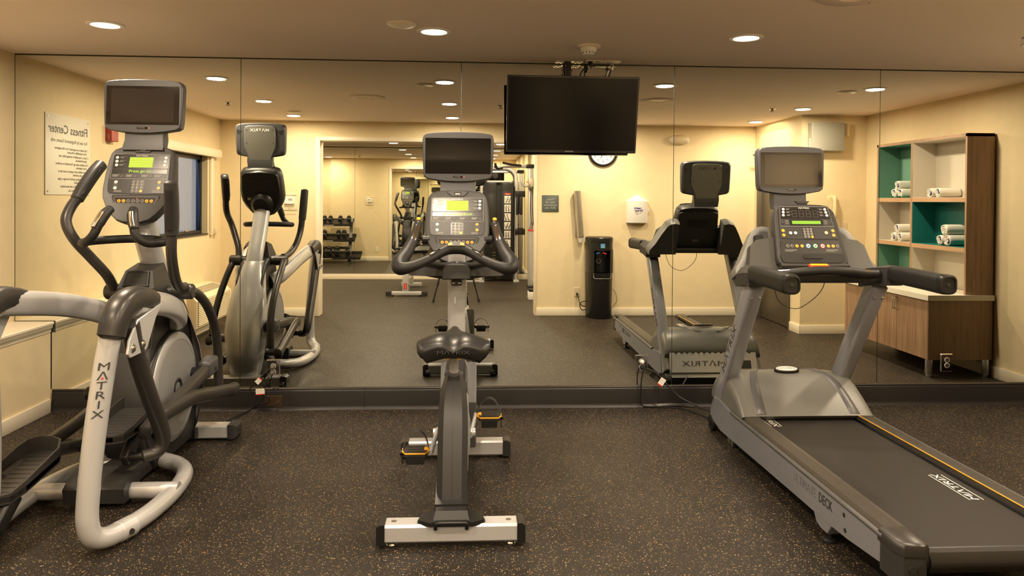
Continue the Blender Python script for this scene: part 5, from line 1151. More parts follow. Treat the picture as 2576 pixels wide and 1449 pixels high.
cord('power_cord', [(2.828, -.05, .286), (2.86, -.08, .285), (2.91, -.10, .262), (2.98, -.12, .19), (3.06, -.15, .11), (3.14, -.22, .075), (3.22, -.34, .06), (3.30, -.46, .10)],
     tm, .006, ((2.828, -.018, .286), (.25, -1, 0), 'black'), ((2.945, -.128, .205), (.80, 0, -.55), (.55, 0, .83), .020, .028))
# ------------------------------------------------------------------ television on its ceiling mount
tv = thing('wall_television', 'large black flat television hung from the ceiling in front of the mirror', 'television', (2.288, -.2, 2.06))
ta = .21; FT = Fr((2.288, -.205, 2.062), V((1, .012, -.0)), V((0, -math.sin(ta), math.cos(ta))))
b = nb(); plate(b, FT, rrect(-.452, -.262, .452, .262, .006), -.030, 0, .003); th = obj('television_body', b, 'blackgloss', tv)
b = nb(); plate(b, FT, rrect(-.440, -.243, .440, .250, .001), .0, .0008); obj('screen', b, 'tvscreen', th)
b = nb(); loft(b, [[FT.P(u, v, w) for u, v in rrect(-.40*k, -.22*k, .40*k, .19*k, .02)] for w, k in ((-.028, 1), (-.052, .92), (-.060, .80))]); obj('rear_housing', b, 'black', th)
txt('lettering', 'SAMSUNG', .010, FT, -.015, -.2525, 'inkgrey', th, .0006, sx=1.3)
b = nb(); tube(b, [(2.272, -.085, 2.30), (2.272, -.075, 2.449)], .020, 12, sm=False, rv=.030, round_end=False, e=4); pole = obj('mount_pole', b, 'gun', tv, sharp=30)
b = nb()
for z in (2.335, 2.385, 2.42):
    for s in (-1, 1): cyl(b, (2.272+s*.020, -.100, z), (2.272+s*.026, -.100, z), .006, n=8)
obj('pole_bolts', b, 'steel', pole, kind='stuff')
b = nb(); box(b, (2.18, -.115, 2.446), (2.375, -.045, 2.4515)); obj('ceiling_plate', b, 'screw', tv)
b = nb()
for k in range(4): box(b, (2.185+.014*k, -.11, 2.437+.003*(k % 2)), (2.195+.014*k, -.06, 2.447)); box(b, (2.315+.014*k, -.11, 2.437+.003*(k % 2)), (2.323+.014*k, -.07, 2.447))
obj('plate_clips', b, 'steel', tv, kind='stuff')
b = nb(); box(b, (2.20, -.15, 2.05), (2.34, -.09, 2.33), .005); obj('tilt_bracket', b, 'black', tv)
cpw = thing('ceiling_wall_plate', 'cream power plate on the ceiling behind the television, nearer the pole', 'wall plate', (2.452, -.105, HC), 'cream plates on the ceiling above the television')
b = nb(); box(b, (2.392, -.14, HC-.005), (2.512, -.07, HC-.0002), .002); obj('cover_plate', b, 'trim', cpw)
b = nb(); loft(b, [[V((2.478+.022*math.cos(a), -.105+.014*math.sin(a), z)) for a in [2*math.pi*k/14 for k in range(14)]] for z in (HC-.005, HC-.007)]); obj('receptacle', b, 'inkbrown', cpw)
cpc = thing('ceiling_wall_plate', 'cream coaxial plate on the ceiling behind the television, further right', 'wall plate', (2.578, -.100, HC), 'cream plates on the ceiling above the television')
b = nb(); box(b, (2.518, -.135, HC-.005), (2.638, -.065, HC-.0002), .002); obj('cover_plate', b, 'trim', cpc)
b = nb(); cyl(b, (2.578, -.100, HC-.005), (2.578, -.100, HC-.018), .006, n=8); obj('connector', b, 'steel', cpc)
cord('television_cable', [(2.425, -.105, 2.438), (2.405, -.11, 2.425), (2.385, -.11, 2.39), (2.383, -.115, 2.35), (2.39, -.125, 2.30), (2.40, -.115, 2.24)], tv, .0045, ((2.425, -.105, 2.447), (0, 0, -1), 'black'))
cord('television_cable', [(2.578, -.100, 2.434), (2.574, -.10, 2.40), (2.56, -.105, 2.36), (2.54, -.12, 2.31), (2.52, -.11, 2.24)], tv, .0045, ((2.578, -.10, 2.436), (0, 0, -1), 'screw'))

# ------------------------------------------------------------------ things on the back wall
def back(x, z, y=YB): return Fr((x, y, z), (-1, 0, 0), (0, 0, 1))
ck = thing('wall_clock', 'round black-rimmed wall clock partly hidden by the television', 'clock', (3.29, YB, 2.10)); F = back(3.29, 2.10)
b = nb(); loft(b, [circ(F.P(0, 0, w), F.u, F.v, q, q, 40) for q, w in ((.170, 0), (.185, .012), (.186, .030), (.176, .038), (.160, .036), (.156, .024), (.02, .024))]); obj('clock_rim', b, 'black', ck, sharp=50)
b = nb(); plate(b, F, disc2(0, 0, .157, 40), .023, .0255); fcx = obj('clock_face', b, 'white', ck)
for h in range(1, 13):
    a = math.radians(90-30*h); txt('lettering', str(h), .052, F, .118*math.cos(a), .118*math.sin(a), 'ink', fcx, .0258)
b = nb()
for h in range(60):
    a = math.radians(6*h); l_ = .012 if h % 5 == 0 else .005; d = V((math.cos(a), math.sin(a), 0)); n_ = V((-d.y, d.x, 0))
    plate(b, F, [tuple((d*(.152-l_)+n_*-.0012)[:2]), tuple((d*.152+n_*-.0012)[:2]), tuple((d*.152+n_*.0012)[:2]), tuple((d*(.152-l_)+n_*.0012)[:2])], .0256, .0262)
obj('minute_marks', b, 'ink', fcx, kind='stuff')
for nm, a, l_, w_ in (('minute_hand', 90-6*26.5, .120, .004), ('hour_hand', 90-30*5.45, .078, .0055)):
    a = math.radians(a); d = V((math.cos(a), math.sin(a), 0)); n_ = V((-d.y, d.x, 0)); b = nb(); plate(b, F, [tuple(p[:2]) for p in (d*-.02-n_*w_, d*l_-n_*w_*.4, d*l_+n_*w_*.4, d*-.02+n_*w_)], .028, .0295); obj(nm, b, 'ink', ck)
sg = thing('wipe_off_sign', 'small square dark green sign asking to wipe off equipment', 'sign', (2.62, YB, 1.437)); F = back(2.62, 1.437)
b = nb(); plate(b, F, rrect(-.106, -.106, .106, .106, .002), 0, .010, .002); sb_ = obj('sign_board', b, 'slate', sg)
for k, s in enumerate(('Please', 'wipe off', 'equipment', 'after use')): txt('lettering', s, .040, F, 0, .053-.036*k, 'inkgrey', sb_, .0105, bold=.0006)
cu_ = thing('cup_dispenser', 'tall polished steel paper cup dispenser leaning on the wall', 'cup dispenser', (2.985, YB, 1.28))
b = nb(); cyl(b, (2.958, YB+.060, 1.60), (3.005, YB+.060, 1.01), .046, n=28); obj('dispenser_tube', b, 'steel', cu_)
b = nb(); tube(b, [(2.958, YB+.004, 1.60), (2.958, YB+.004, 1.01)], .02, 8, sm=False, rv=.008); obj('wall_bracket', b, 'steel', cu_)
b = nb(); cyl(b, (3.005, YB+.060, 1.015), (3.010, YB+.060, .945), .038, .026, n=20); obj('paper_cup', b, 'white', cu_)
wp = thing('wipes_dispenser', 'white plastic wall dispenser for wipes with a violet logo', 'dispenser', (3.735, YB, 1.20)); F = back(3.735, 1.34)
def bow(hw, d, z, n=9): return [V((3.735+hw*math.cos(math.pi*k/(n-1)), YB+.015+d*math.sin(math.pi*k/(n-1))**.7, z)) for k in range(n)]+[V((3.735-hw, YB, z)), V((3.735+hw, YB, z))]
b = nb(); loft(b, [bow(.134, .125, 1.197), bow(.136, .130, 1.21), bow(.138, .13, 1.475), bow(.128, .12, 1.487), bow(.07, .07, 1.520), bow(.035, .05, 1.545), bow(.012, .02, 1.552)]); wb_ = obj('dispenser_body', b, 'white', wp, sharp=35)
F2 = back(3.735-.005, 1.370, YB+.1455); b = nb(); plate(b, F2, [(-.055, -.018), (.042, -.024), (.055, .024), (-.040, .020)], -.008, .001); lgo = obj('logo_patch', b, 'violet', wb_)
txt('lettering', 'Purell', .038, F2, .0, -.001, 'inkwhite', lgo, .0012, bold=.001)
txt('lettering', 'Sanitizing', .020, F2, .004, -.040, 'inkgrey', wb_, -.0008); txt('lettering', 'Wipes', .020, F2, .006, -.060, 'inkgrey', wb_, -.0012)
b = nb(); cyl(b, (3.735, YB+.03, 1.55), (3.735, YB+.03, 1.575), .010, n=10); obj('hang_hook', b, 'white', wp)
b = nb(); plate(b, Fr((3.874, YB+.05, 1.36), (0, 1, 0), (0, 0, 1)), rrect(-.025, -.03, .025, .03, .006), -.01, .010, .003); obj('side_latch', b, 'white', wp)
wc = thing('water_cooler', 'tall black bottleless water cooler with blue and red taps', 'water cooler', (3.24, YB+.20, 0))
def wsec(z, hw, yf, dip=0): return [V((3.24+hw*math.cos(t), YB+.04+(yf)*abs(math.sin(t))**.75, z)) for t in [math.pi*k/16 for k in range(17)]]+[V((3.24-hw, YB+.03, z)), V((3.24+hw, YB+.03, z))]
b = nb(); loft(b, [wsec(0, .155, .27), wsec(.012, .160, .275), wsec(.56, .166, .285), wsec(.575, .1665, .285)]); obj('lower_cabinet', b, 'black', wc, sharp=40)
b = nb(); loft(b, [wsec(.575, .166, .20), wsec(.86, .167, .20)]); obj('dispense_recess', b, 'blackgloss', wc, sharp=40)
for s in (-1, 1):
    b = nb(); loft(b, [[V((3.24+s*x, y, z)) for x, y in ((.096, YB+.23), (.100, YB+.312), (.135, YB+.275), (.158, YB+.20), (.1665, YB+.10), (.16, YB+.06))] for z in (.573, .862)]); obj('side_panel', b, 'black', wc, sharp=40)
b = nb(); loft(b, [wsec(.855, .167, .285), wsec(.965, .168, .285)]); up_ = obj('upper_panel', b, 'black', wc, sharp=40)
b = nb(); loft(b, [wsec(.962, .171, .292), wsec(1.005, .171, .292), wsec(1.017, .163, .282), wsec(1.022, .14, .25)]); obj('lid', b, 'black', wc, sharp=30)
F = back(3.24, .915, YB+.326); b = nb(); plate(b, F, rrect(-.003-.027, -.027, .024, .027, .002), -.004, .0015); lb_ = obj('logo_label', b, 'skyblue', up_)
txt('lettering', 'elkay', .016, F, -.003, -.012, 'inkwhite', lb_, .002)
for s, m in ((.040, 'blue'), (-.040, 'red')):
    b = nb(); cyl(b, (3.24-s, YB+.24, .80), (3.24-s, YB+.272, .80), .012, n=12); cyl(b, (3.24-s, YB+.268, .80), (3.24-s, YB+.268, .765), .010, .008, n=12); tp = obj('tap', b, 'black', wc)
    b = nb(); obox(b, (3.24-s-.010, YB+.285, .822), (V((.92, 0, .3 if m == 'blue' else -.3)).normalized(), V((0, 1, 0)), V((-.3, 0, .92)).normalized()), (.026, .008, .008 if m == 'blue' else .012), .004); obj('tap_lever', b, m, tp)
b = nb(); band(b, back(3.205, .722, YB+.242), disc2(0, 0, .030, 24), disc2(0, 0, .0275, 24), 0, .0012); obj('round_emblem', b, 'inkgrey', wc)
txt('lettering', 'hot', .012, back(3.205, .722, YB+.242), 0, 0, 'inkgrey', wc, .0006)
b = nb(); tr_ = [V((3.24+x, y, z)) for x, y, z in ((-.106, YB+.30, .585), (-.108, YB+.312, .530), (-.096, YB+.330, .508), (.096, YB+.330, .508), (.108, YB+.312, .530), (.106, YB+.30, .585))]; tube(b, fillet(tr_, .02), .0028, 6, sm=False); obj('drip_tray_rim', b, 'steel', wc)
b = nb(); loft(b, [[V((3.24+x, y, z)) for x, y in ((-.104, YB+.2), (.104, YB+.2), (.100, YB+.325), (-.100, YB+.325))] for z in (.512, .575)]); obj('drip_tray', b, 'blackgloss', wc)
def wall_outlet(F, label, m='beige', name='wall_outlet'):
    t = thing(name, label, 'outlet', F.o); b = nb(); plate(b, F, rrect(-.036, -.058, .036, .058, .003), 0, .006, .003); obj('cover_plate', b, m, t)
    for s in (1, -1): b = nb(); plate(b, F, disc2(0, .020*s, .0155, 16), .006, .008); obj('receptacle', b, m, t)
    return t
wall_outlet(back(2.972, .302), 'beige wall outlet beside the water cooler with a black plug')
cord('cooler_cord', [(2.972, YB+.04, .28), (2.985, YB+.06, .22), (3.01, YB+.07, .15), (3.09, YB+.06, .12), (3.12, YB+.05, .17), (3.05, YB+.05, .19), (3.00, YB+.06, .15), (3.03, YB+.06, .08), (3.10, YB+.05, .10)], wc, .0055, ((2.972, YB+.008, .282), (0, 1, -.2), 'black'))
cord('water_line', [(3.405, YB+.03, .36), (3.46, YB+.05, .30), (3.48, YB+.05, .20), (3.44, YB+.04, .13), (3.405, YB+.03, .09)], wc, .0028)
em = thing('emergency_light', 'cream oval emergency light high on the back wall with two lamps', 'emergency light', (4.28, YB, 2.21)); F = back(4.28, 2.268)
b = nb(); loft(b, [[F.P(u, v, w) for u, v in disc2(0, 0, .135*k, 28, .066*k)] for w, k in ((0, 1), (.025, 1), (.055, .86), (.075, .6), (.078, .2))]); obj('light_housing', b, 'beige', em, sharp=60)
for s in (-1, 1): b = nb(); loft(b, [[F.P(s*.088+u, v, w) for u, v in disc2(0, 0, .034*k, 16, .046*k)] for w, k in ((.03, 1), (.055, .95), (.066, .6), (.069, .1))]); obj('lamp_lens', b, 'frost', em, sharp=60)
hk = thing('wall_hook', 'small chrome coat hook high beside the dark door', 'hook', (5.29, -3.02, 2.07))
b = nb(); cyl(b, (5.19, -3.97, 2.075), (5.285, -3.99, 2.068), .008, n=10); box(b, (5.175, -3.985, 2.06), (5.192, -3.955, 2.09), .003); obj('hook_arm', b, 'chrome', hk); BASE['wall_hook'] = V((5.29, -3.02, 2.07))
def thermostat(F, label, big):
    t = thing('thermostat', label, 'thermostat', F.o)
    b = nb(); plate(b, F, rrect(-.100, -.105, .100, .105, .004), 0, .006, .002); obj('guard_plate', b, 'clearplate', t)
    b = nb(); plate(b, F, rrect(-.060, -.026, .060, .056, .008), .004, .032, .006); bd_ = obj('thermostat_body', b, 'white', t)
    b = nb(); plate(b, F, rrect(-.040, .020, .010, .044, .002), .032, .0335); obj('display', b, 'inkgrey', bd_)
    b = nb(); tube(b, [F.P(-.085, .09, .012), F.P(.085, .09, .012), F.P(.09, .08, .04), F.P(.09, -.08, .04), F.P(-.09, -.08, .04)], .003, 6, sm=False); obj('guard_frame', b, 'clearplate', t)
    b = nb(); cyl(b, F.P(0, -.075, .004), F.P(0, -.075, .014), .006, n=10); obj('guard_lock', b, 'screw', t)
    return t
thermostat(back(-.665, 1.432), 'white thermostat in a clear guard on the back wall behind the elliptical', True)
# ------------------------------------------------------------------ niche: controls box, sensor, phone
def niche(x, z, y=NY): return Fr((x, y, z), (-1, 0, 0), (0, 0, 1))
eb = thing('controls_box', 'grey metal control box high on the wall above the phone', 'box', (5.545, NY, 2.045)); F = niche(5.545, 2.205)
b = nb(); plate(b, F, rrect(-.185, -.157, .185, .157, .003), 0, .105, .003); bx_ = obj('cabinet', b, 'ebox', eb)
b = nb(); plate(b, F, rrect(-.183, -.155, .183, .155, .003), .105, .110, .002); dd_ = obj('cover', b, 'ebox', bx_)
txt('lettering', 'Ouvio', .026, F, .125, .128, 'inkgrey', dd_, .1104)
Fs = Fr((5.36, NY+.055, 2.13), (0, 1, 0) if False else (0, 1, 0), (0, 0, 1)); Fs = Fr((5.3598, NY+.055, 2.13), (0, -1, 0), (0, 0, 1)); b = nb(); plate(b, Fs, rrect(-.022, -.075, .022, .055, .002), -.001, .0015); st_ = obj('warning_sticker', b, 'paper', bx_)
for k in range(3): b = nb(); plate(b, Fs, disc2(0, .03-.036*k, .010, 12), .0015, .002); obj('sticker_symbol', b, 'inkgrey', st_)
ms_ = thing('motion_sensor', 'small cream motion sensor at the edge of the grey box', 'sensor', (5.785, NY, 2.21)); F = niche(5.785, 2.285)
b = nb(); loft(b, [[F.P(u, v, w) for u, v in rrect(-.034*k, -.070, .034*k, .072, .012*k)] for w, k in ((0, .9), (.03, 1), (.055, .85), (.068, .45))]); obj('sensor_body', b, 'phone', ms_, sharp=50)
b = nb(); plate(b, F, rrect(-.018, -.062, .018, -.056, .001), .052, .062); obj('sensor_window', b, 'ink', ms_)
ph = thing('wall_phone', 'ivory wall telephone with coiled cord in the niche', 'telephone', (5.645, NY, 1.12)); F = niche(5.645, 1.43)
b = nb(); plate(b, F, rrect(-.052, -.115, .052, .115, .012), 0, .030, .006); obj('phone_base', b, 'phone', ph)
b = nb(); tube(b, [F.P(0, .11, .050), F.P(0, .06, .066), F.P(0, -.05, .066), F.P(0, -.105, .050)], [.034, .026, .026, .036], 12, 6, rv=.026, ref=V((1, 0, 0))); hs2 = obj('handset', b, 'phone', ph)
b = nb(); cyl(b, F.P(.054, .08, .02), F.P(.054, -.05, .02), .003, n=6); obj('phone_edge', b, 'inkgrey', ph)
cc = [F.P(.012*math.cos(k*1.25)-.002*k*.25, -.115-.0042*k+.002*math.sin(k*.9), .035+.012*math.sin(k*1.25)) for k in range(60)]
b = nb(); tube(b, cc, .0032, 5, 2); obj('coiled_cord', b, 'phone', ph)
wall_outlet(niche(5.785, 1.20), 'beige jack plate low right of the wall telephone', name='phone_jack')
# ------------------------------------------------------------------ left wall: notice, alarm, air conditioner
def left(y, z, x=XL): return Fr((x, y, z), (0, 1, 0), (0, 0, 1))
po = thing('fitness_notice', 'white Fitness Center rules notice screwed to the left wall', 'sign', (XL, -.69, 1.49)); F = left(-.69, 1.795)
b = nb(); plate(b, F, rrect(-.318, -.304, .318, .304, .003), 0, .006, .001); pb_ = obj('notice_board', b, 'signwhite', po)
for s in (-1, 1):
    for t_ in (-1, 1): b = nb(); plate(b, F, disc2(s*.288, t_*.278, .007, 10), .006, .009); obj('screw', b, 'screw', po)
txt('lettering', 'Fitness Center', .094, F, 0, .192, 'ink', pb_, .0064, bold=.0008)
txt('lettering', 'For use by Registered Guests only.', .040, F, -.272, .108, 'inkbrown', pb_, .0064, align='LEFT', sx=.93)
lines = ('1. This facility is not supervised. Use of the equipment', '    is the responsibility of the guest.', '2. Guest is responsible for knowing his/her own', '    physical limitations.', '3. No children under age 18 permitted to use fitness', '    center equipment.', '4. Proper athletic attire required, no bare feet or', '    bathing suits permitted.', '5. No food, smoking, alcoholic beverages or glass', '    containers permitted.', '6. Return weights back to rack when finished')
for k, s in enumerate(lines): txt('lettering', s, .0265, F, -.290, .050-.0265*k-(k//2)*.005, 'inkbrown', pb_, .0064, align='LEFT', sx=.84)
txt('lettering', 'Use at your own risk.', .0265, F, -.20, -.272, 'inkbrown', pb_, .0064, align='LEFT', sx=.9)
al = thing('fire_alarm', 'red fire alarm box on the left wall under the console screen', 'fire alarm', (XL, -1.33, 1.95)); F = left(-1.33, 2.01)
b = nb(); plate(b, F, rrect(-.060, -.055, .060, .085, .003), 0, .055, .004); ab_ = obj('alarm_box', b, 'alarmred', al)
txt('lettering', 'FIRE', .030, Fr(F.P(.0602, 0, .028), (-1, 0, 0), (0, 0, 1)), 0, -.02, 'inkgrey', ab_, .0008, rot=math.pi/2)
ac = thing('air_conditioner', 'beige through-wall air conditioner with louvred front under the window', 'air conditioner', (-1.36, -3.05, 0))
Y0, Y1, AX = -3.60, -2.52, -1.205
b = nb(); loft(b, [[V((x, y, z)) for x, z in ((XL+.005, .105), (AX-.03, .105), (AX, .125), (AX, .405), (AX-.035, .445), (XL+.09, .498), (XL+.005, .498))] for y in (Y0, Y1)]); acb = obj('unit_case', b, 'ptac', ac, sharp=25)
for k in range(14):
    z = .150+.0185*k; b = nb(); prism(b, [(AX-.002, z), (AX+.013, z+.0005), (AX+.010, z+.011), (AX-.002, z+.011)], 'y', Y0+.03, Y1-.03); obj('louvre_slat', b, 'ptac', ac)
b = nb(); prism(b, [(AX-.001, .14), (AX+.002, .14), (AX+.002, .405), (AX-.001, .405)], 'y', Y0+.028, Y1-.028); obj('louvre_recess', b, 'inkbrown', ac)
d_ = V((-.188, 0, .053)).normalized(); nrm = V((.053, 0, .188)).normalized(); Fa = Fr(V((-1.335, -3.13, .4735)), (0, -1, 0), d_) if False else Fr(V((-1.335, -3.13, .4735)), (0, 1, 0), d_)
b = nb(); plate(b, Fa, rrect(-.40, -.065, .36, .060, .006), .0002, .0012); gl_ = obj('discharge_grille', b, 'dark', ac)
for k in range(9): u = -.39+.0925*k; b = nb(); plate(b, Fa, rrect(u-.003, -.064, u+.003, .060, .001), .0012, .007); obj('grille_bar', b, 'ptac', gl_)
for k in range(7): v = -.058+.019*k; b = nb(); plate(b, Fa, rrect(-.398, v-.0028, .358, v+.0028, .001), .0012, .006); obj('grille_vane', b, 'ptac', gl_)
b = nb(); plate(b, Fa, rrect(.42, -.060, .52, .045, .003), .0002, .002); obj('control_hatch', b, 'ink', ac)
sbx = obj('base_pan', box(nb(), (XL+.01, -3.5, 0), (-1.33, -2.66, .105)), 'trim', ac)
b = nb(); tube(b, [(-1.29, -2.60, .10), (-1.25, -2.56, .05), (-1.22, -2.50, .008), (-1.20, -2.44, .008)], .008, 8, 5); obj('drain_hose', b, 'white', ac)
# ------------------------------------------------------------------ towel cabinet on the right wall
cb_ = thing('towel_cabinet', 'walnut towel cabinet with open cubbies over a two-door base on the right wall', 'cabinet', (5.75, -1.47, 0))
CX0, CF, CY0, CY1 = 5.462, 5.782, -2.165, -.785
b = nb(); prism(b, [(CX0, .15), (XR-.016, .15), (XR-.016, 2.07), (CF, 2.07), (CF, .655), (CX0, .655)], 'y', CY1-.022, CY1); obj('end_panel', b, 'wood', cb_)
b = nb(); prism(b, [(CX0, .15), (XR-.016, .15), (XR-.016, 2.07), (CF, 2.07), (CF, .655), (CX0, .655)], 'y', CY0, CY0+.022); obj('end_panel', b, 'wood', cb_)
obj('base_body', box(nb(), (CX0+.022, CY0+.022, .15), (XR-.016, CY1-.022, .655)), 'wood', cb_)
ys = [CY1-.002, -1.245, -1.70, CY0+.002]
for i, (a, c) in enumerate(zip(ys[1:], ys[:-1])):
    b = nb(); box(b, (CX0-.002, a+.0015, .152), (CX0+.020, c-.0015, .652), .001, 1); dr_ = obj('door', b, 'wood', cb_)
    if i < 2:
        hy = (-1.232 if i == 0 else -1.262); F = Fr((CX0-.002, hy, .575), (0, -1, 0), (0, 0, 1)); b = nb(); tube(b, fillet([F.P(0, -.052, 0), F.P(0, -.052, .03), F.P(0, .052, .03), F.P(0, .052, 0)], .008), .005, 8, sm=False); obj('door_handle', b, 'steel', dr_)
b = nb(); prism(b, [(CX0-.022, .655), (XR-.018, .655), (XR-.018, .70), (CX0-.022, .70)], 'y', CY0-.02, CY1+.024); obj('countertop', b, 'counter', cb_)
for (x, y) in ((5.492, -.82), (5.995, -.82), (5.492, -2.10), (5.995, -2.10)):
    lg_ = obj('leg', lathe(nb(), [(.030, .150), (.030, .030), (.029, .028), (.024, .027), (.024, .004), (.022, 0)], (x, y, 0), n=20), 'steel', cb_)
obj('cabinet_top', box(nb(), (CF, CY0, 2.045), (XR-.016, CY1, 2.072)), 'wood', cb_)
obj('cabinet_back', box(nb(), (XR-.026, CY0+.02, .70), (XR-.017, CY1-.02, 2.045)), 'pale', cb_)
obj('divider', box(nb(), (CF+.002, -1.582, .70), (XR-.026, -1.556, 2.045)), 'wood', cb_)
for y0, y1 in ((CY0+.022, -1.582), (-1.556, CY1-.022)):
    for z in (1.06, 1.488): obj('shelf', box(nb(), (CF+.002, y0, z), (XR-.026, y1, z+.037)), 'woodedge', cb_)
# coloured liners of the six cubbies
def liner(y0, y1, z0, z1, m):
    e_ = .003; b = nb()
    A = [V((CF+.004, y, z)) for y, z in ((y0+e_, z0), (y1-e_, z0), (y1-e_, z1), (y0+e_, z1))]; B2 = [V((XR-.027, p.y, p.z)) for p in A]
    B3 = [V((XR-.030, y, z)) for y, z in ((y0+2*e_, z0+e_), (y1-2*e_, z0+e_), (y1-2*e_, z1-e_), (y0+2*e_, z1-e_))]; A3 = [V((CF+.004, p.y, p.z)) for p in B3]
    rg_ = [ring(b, q) for q in (A3, A, B2)]; skin(b, rg_, False, False); rr = [ring(b, A3), ring(b, B3)]; skin(b, rr, False, True); bmesh.ops.remove_doubles(b, verts=b.verts, dist=1e-5)
    obj('cubby_lining', b, m, cb_, sharp=0)
for (y0, y1, ms3) in ((CY0+.022, -1.582, ('sage', 'pale', 'sage')), (-1.556, CY1-.022, ('pale', 'teal', 'pale'))):
    for (z0, z1), m in zip(((1.525, 2.045), (1.097, 1.488), (.70, 1.06)), ms3): liner(y0, y1, z0, z1, m)
# rolled towels
def towel(y, z, r_, label, bandside=False, x0=5.80, tilt=0):
    t = thing('rolled_towel', label, 'towel', (x0, y, z), 'rolled white towels in the cabinet')
    rnd = random.Random(int(y*1000+z*777)); L_ = .200; turns = 3.0; N = 66; b = nb(); secs = []
    th_ = r_*.15
    ph0 = rnd.uniform(3.6, 5.2)
    inner, outer = [], []
    for k in range(N+1):
        f = k/N; a = ph0-f*turns*2*math.pi; rad = r_*(.16+.84*f)
        outer.append((a, rad)); 
    def sec(x, sc): 
        o_ = [V((x+.004*math.sin(a*3+rad*90), y+rad*sc*math.cos(a)*1.03, z+r_+rad*sc*math.sin(a)*.97)) for a, rad in outer]
        i_ = [V((x+.004*math.sin(a*3+rad*90), y+max(rad-th_*1.15, .002)*sc*math.cos(a)*1.03, z+r_+max(rad-th_*1.15, .002)*sc*math.sin(a)*.97)) for a, rad in reversed(outer)]
        return o_+i_
    rg_ = [ring(b, sec(x0+dx, sc)) for dx, sc in ((.0, .93), (.008, .99), (.03, 1.0), (.10, 1.015), (.16, 1.0), (.190, .98), (L_, .93))]
    n = len(rg_[0])
    skin(b, rg_, False, False)
    for R_ in (rg_[0], rg_[-1]):
        for k in range(N): 
            try: b.faces.new((R_[k], R_[k+1], R_[n-2-k], R_[n-1-k]))
            except ValueError: pass
    obj('towel_roll', b, 'towel', t, sharp=70)
    b = nb(); a, rad = outer[int(N*.34)]
    for k0 in (int(N*.93),):
        if bandside:
            b2 = [[V((x0+dx, y+(rad_+e_)*math.cos(a_)*1.03, z+r_+(rad_+e_)*math.sin(a_)*.97)) for (a_, rad_) in (( -2.65, r_*1.0), (-2.80, r_*1.0)) for e_ in ((.001, .005) if a_ > -2.7 else (.005, .001))] for dx in (.010, .10, .185)]; loft(b, b2)
        else:
            pts = [(outer[k], outer[k+1]) for k in range(int(N*.52), int(N*.60))]
            secs2 = [[V((x0-.006, y+(q-th_)*math.cos(aa)*1.03, z+r_+(q-th_)*math.sin(aa)*.97)), V((x0-.006, y+q*math.cos(aa)*1.03, z+r_+q*math.sin(aa)*.97)), V((x0+.012, y+q*math.cos(aa)*1.03, z+r_+q*math.sin(aa)*.97)), V((x0+.012, y+(q-th_)*math.cos(aa)*1.03, z+r_+(q-th_)*math.sin(aa)*.97))] for aa, q in outer[int(N*.50):int(N*.62)]]
            loft(b, secs2)
    obj('blue_band', b, 'towelblue', t, sharp=60)
    return t
r0 = .048
for cy0, zs, nm in ((-1.84, 1.528, 'top cubby of the far column'), (-1.84, 1.100, 'middle cubby of the far column')):
    towel(cy0-.052, zs, r0, 'rolled white towel, lower left of three in the %s' % nm); towel(cy0+.052, zs, r0, 'rolled white towel, lower right of three in the %s' % nm); towel(cy0-.004, zs+.080, r0, 'rolled white towel lying on top of two in the %s' % nm, x0=5.806)
towel(-1.315, 1.528, r0, 'rolled white towel, left one of the pair in the top cubby of the near column'); towel(-1.205, 1.528, r0*.98, 'rolled white towel, right one of the pair in the top cubby of the near column')
towel(-1.155, 1.100, .050, 'rolled white towel, lower left of three in the teal cubby', x0=5.79); towel(-1.045, 1.100, .054, 'rolled white towel, lower right of three in the teal cubby', x0=5.79); towel(-1.085, 1.186, .056, 'rolled white towel with a long blue stripe on top in the teal cubby', True, x0=5.785)
# ------------------------------------------------------------------ tripod of the photographer
tp = thing('camera_tripod', 'black camera tripod standing in the alcove opening, seen in the mirror', 'tripod', (1.40, -5.44, 0))
for k, (fx, fy) in enumerate(((1.075, -5.30), (1.735, -5.30), (1.40, -5.86))):
    top = V((1.40+(fx-1.40)*.06, -5.44+(fy+5.44)*.06, 1.20)); ft = V((fx, fy, .012)); d = (ft-top)
    b = nb(); cyl(b, top, top+d*.45, .016, n=12); cyl(b, top+d*.42, top+d*.78, .0135, n=12); cyl(b, top+d*.75, top+d*.985, .011, n=12); lg_ = obj('leg', b, 'black', tp)
    b = nb()
    for t0, t1, q in ((.42, .475, .021), (.75, .80, .018)): cyl(b, top+d*t0, top+d*t1, q, n=12, bev=.003)
    obj('twist_lock', b, 'rubber', lg_, kind='stuff'); b = nb(); cyl(b, top+d*.955, ft, .017, .020, n=12, bev=.004); obj('rubber_foot', b, 'rubber', lg_)
b = nb(); cyl(b, (1.40, -5.44, 1.17), (1.40, -5.44, 1.24), .040, n=18, bev=.006); cyl(b, (1.40, -5.44, 1.0), (1.40, -5.44, 1.32), .014, n=12); obj('centre_column', b, 'black', tp)
b = nb(); ball(b, (1.40, -5.44, 1.335), .030, n=14); box(b, (1.36, -5.48, 1.36), (1.44, -5.40, 1.375), .004); obj('tripod_head', b, 'black', tp)
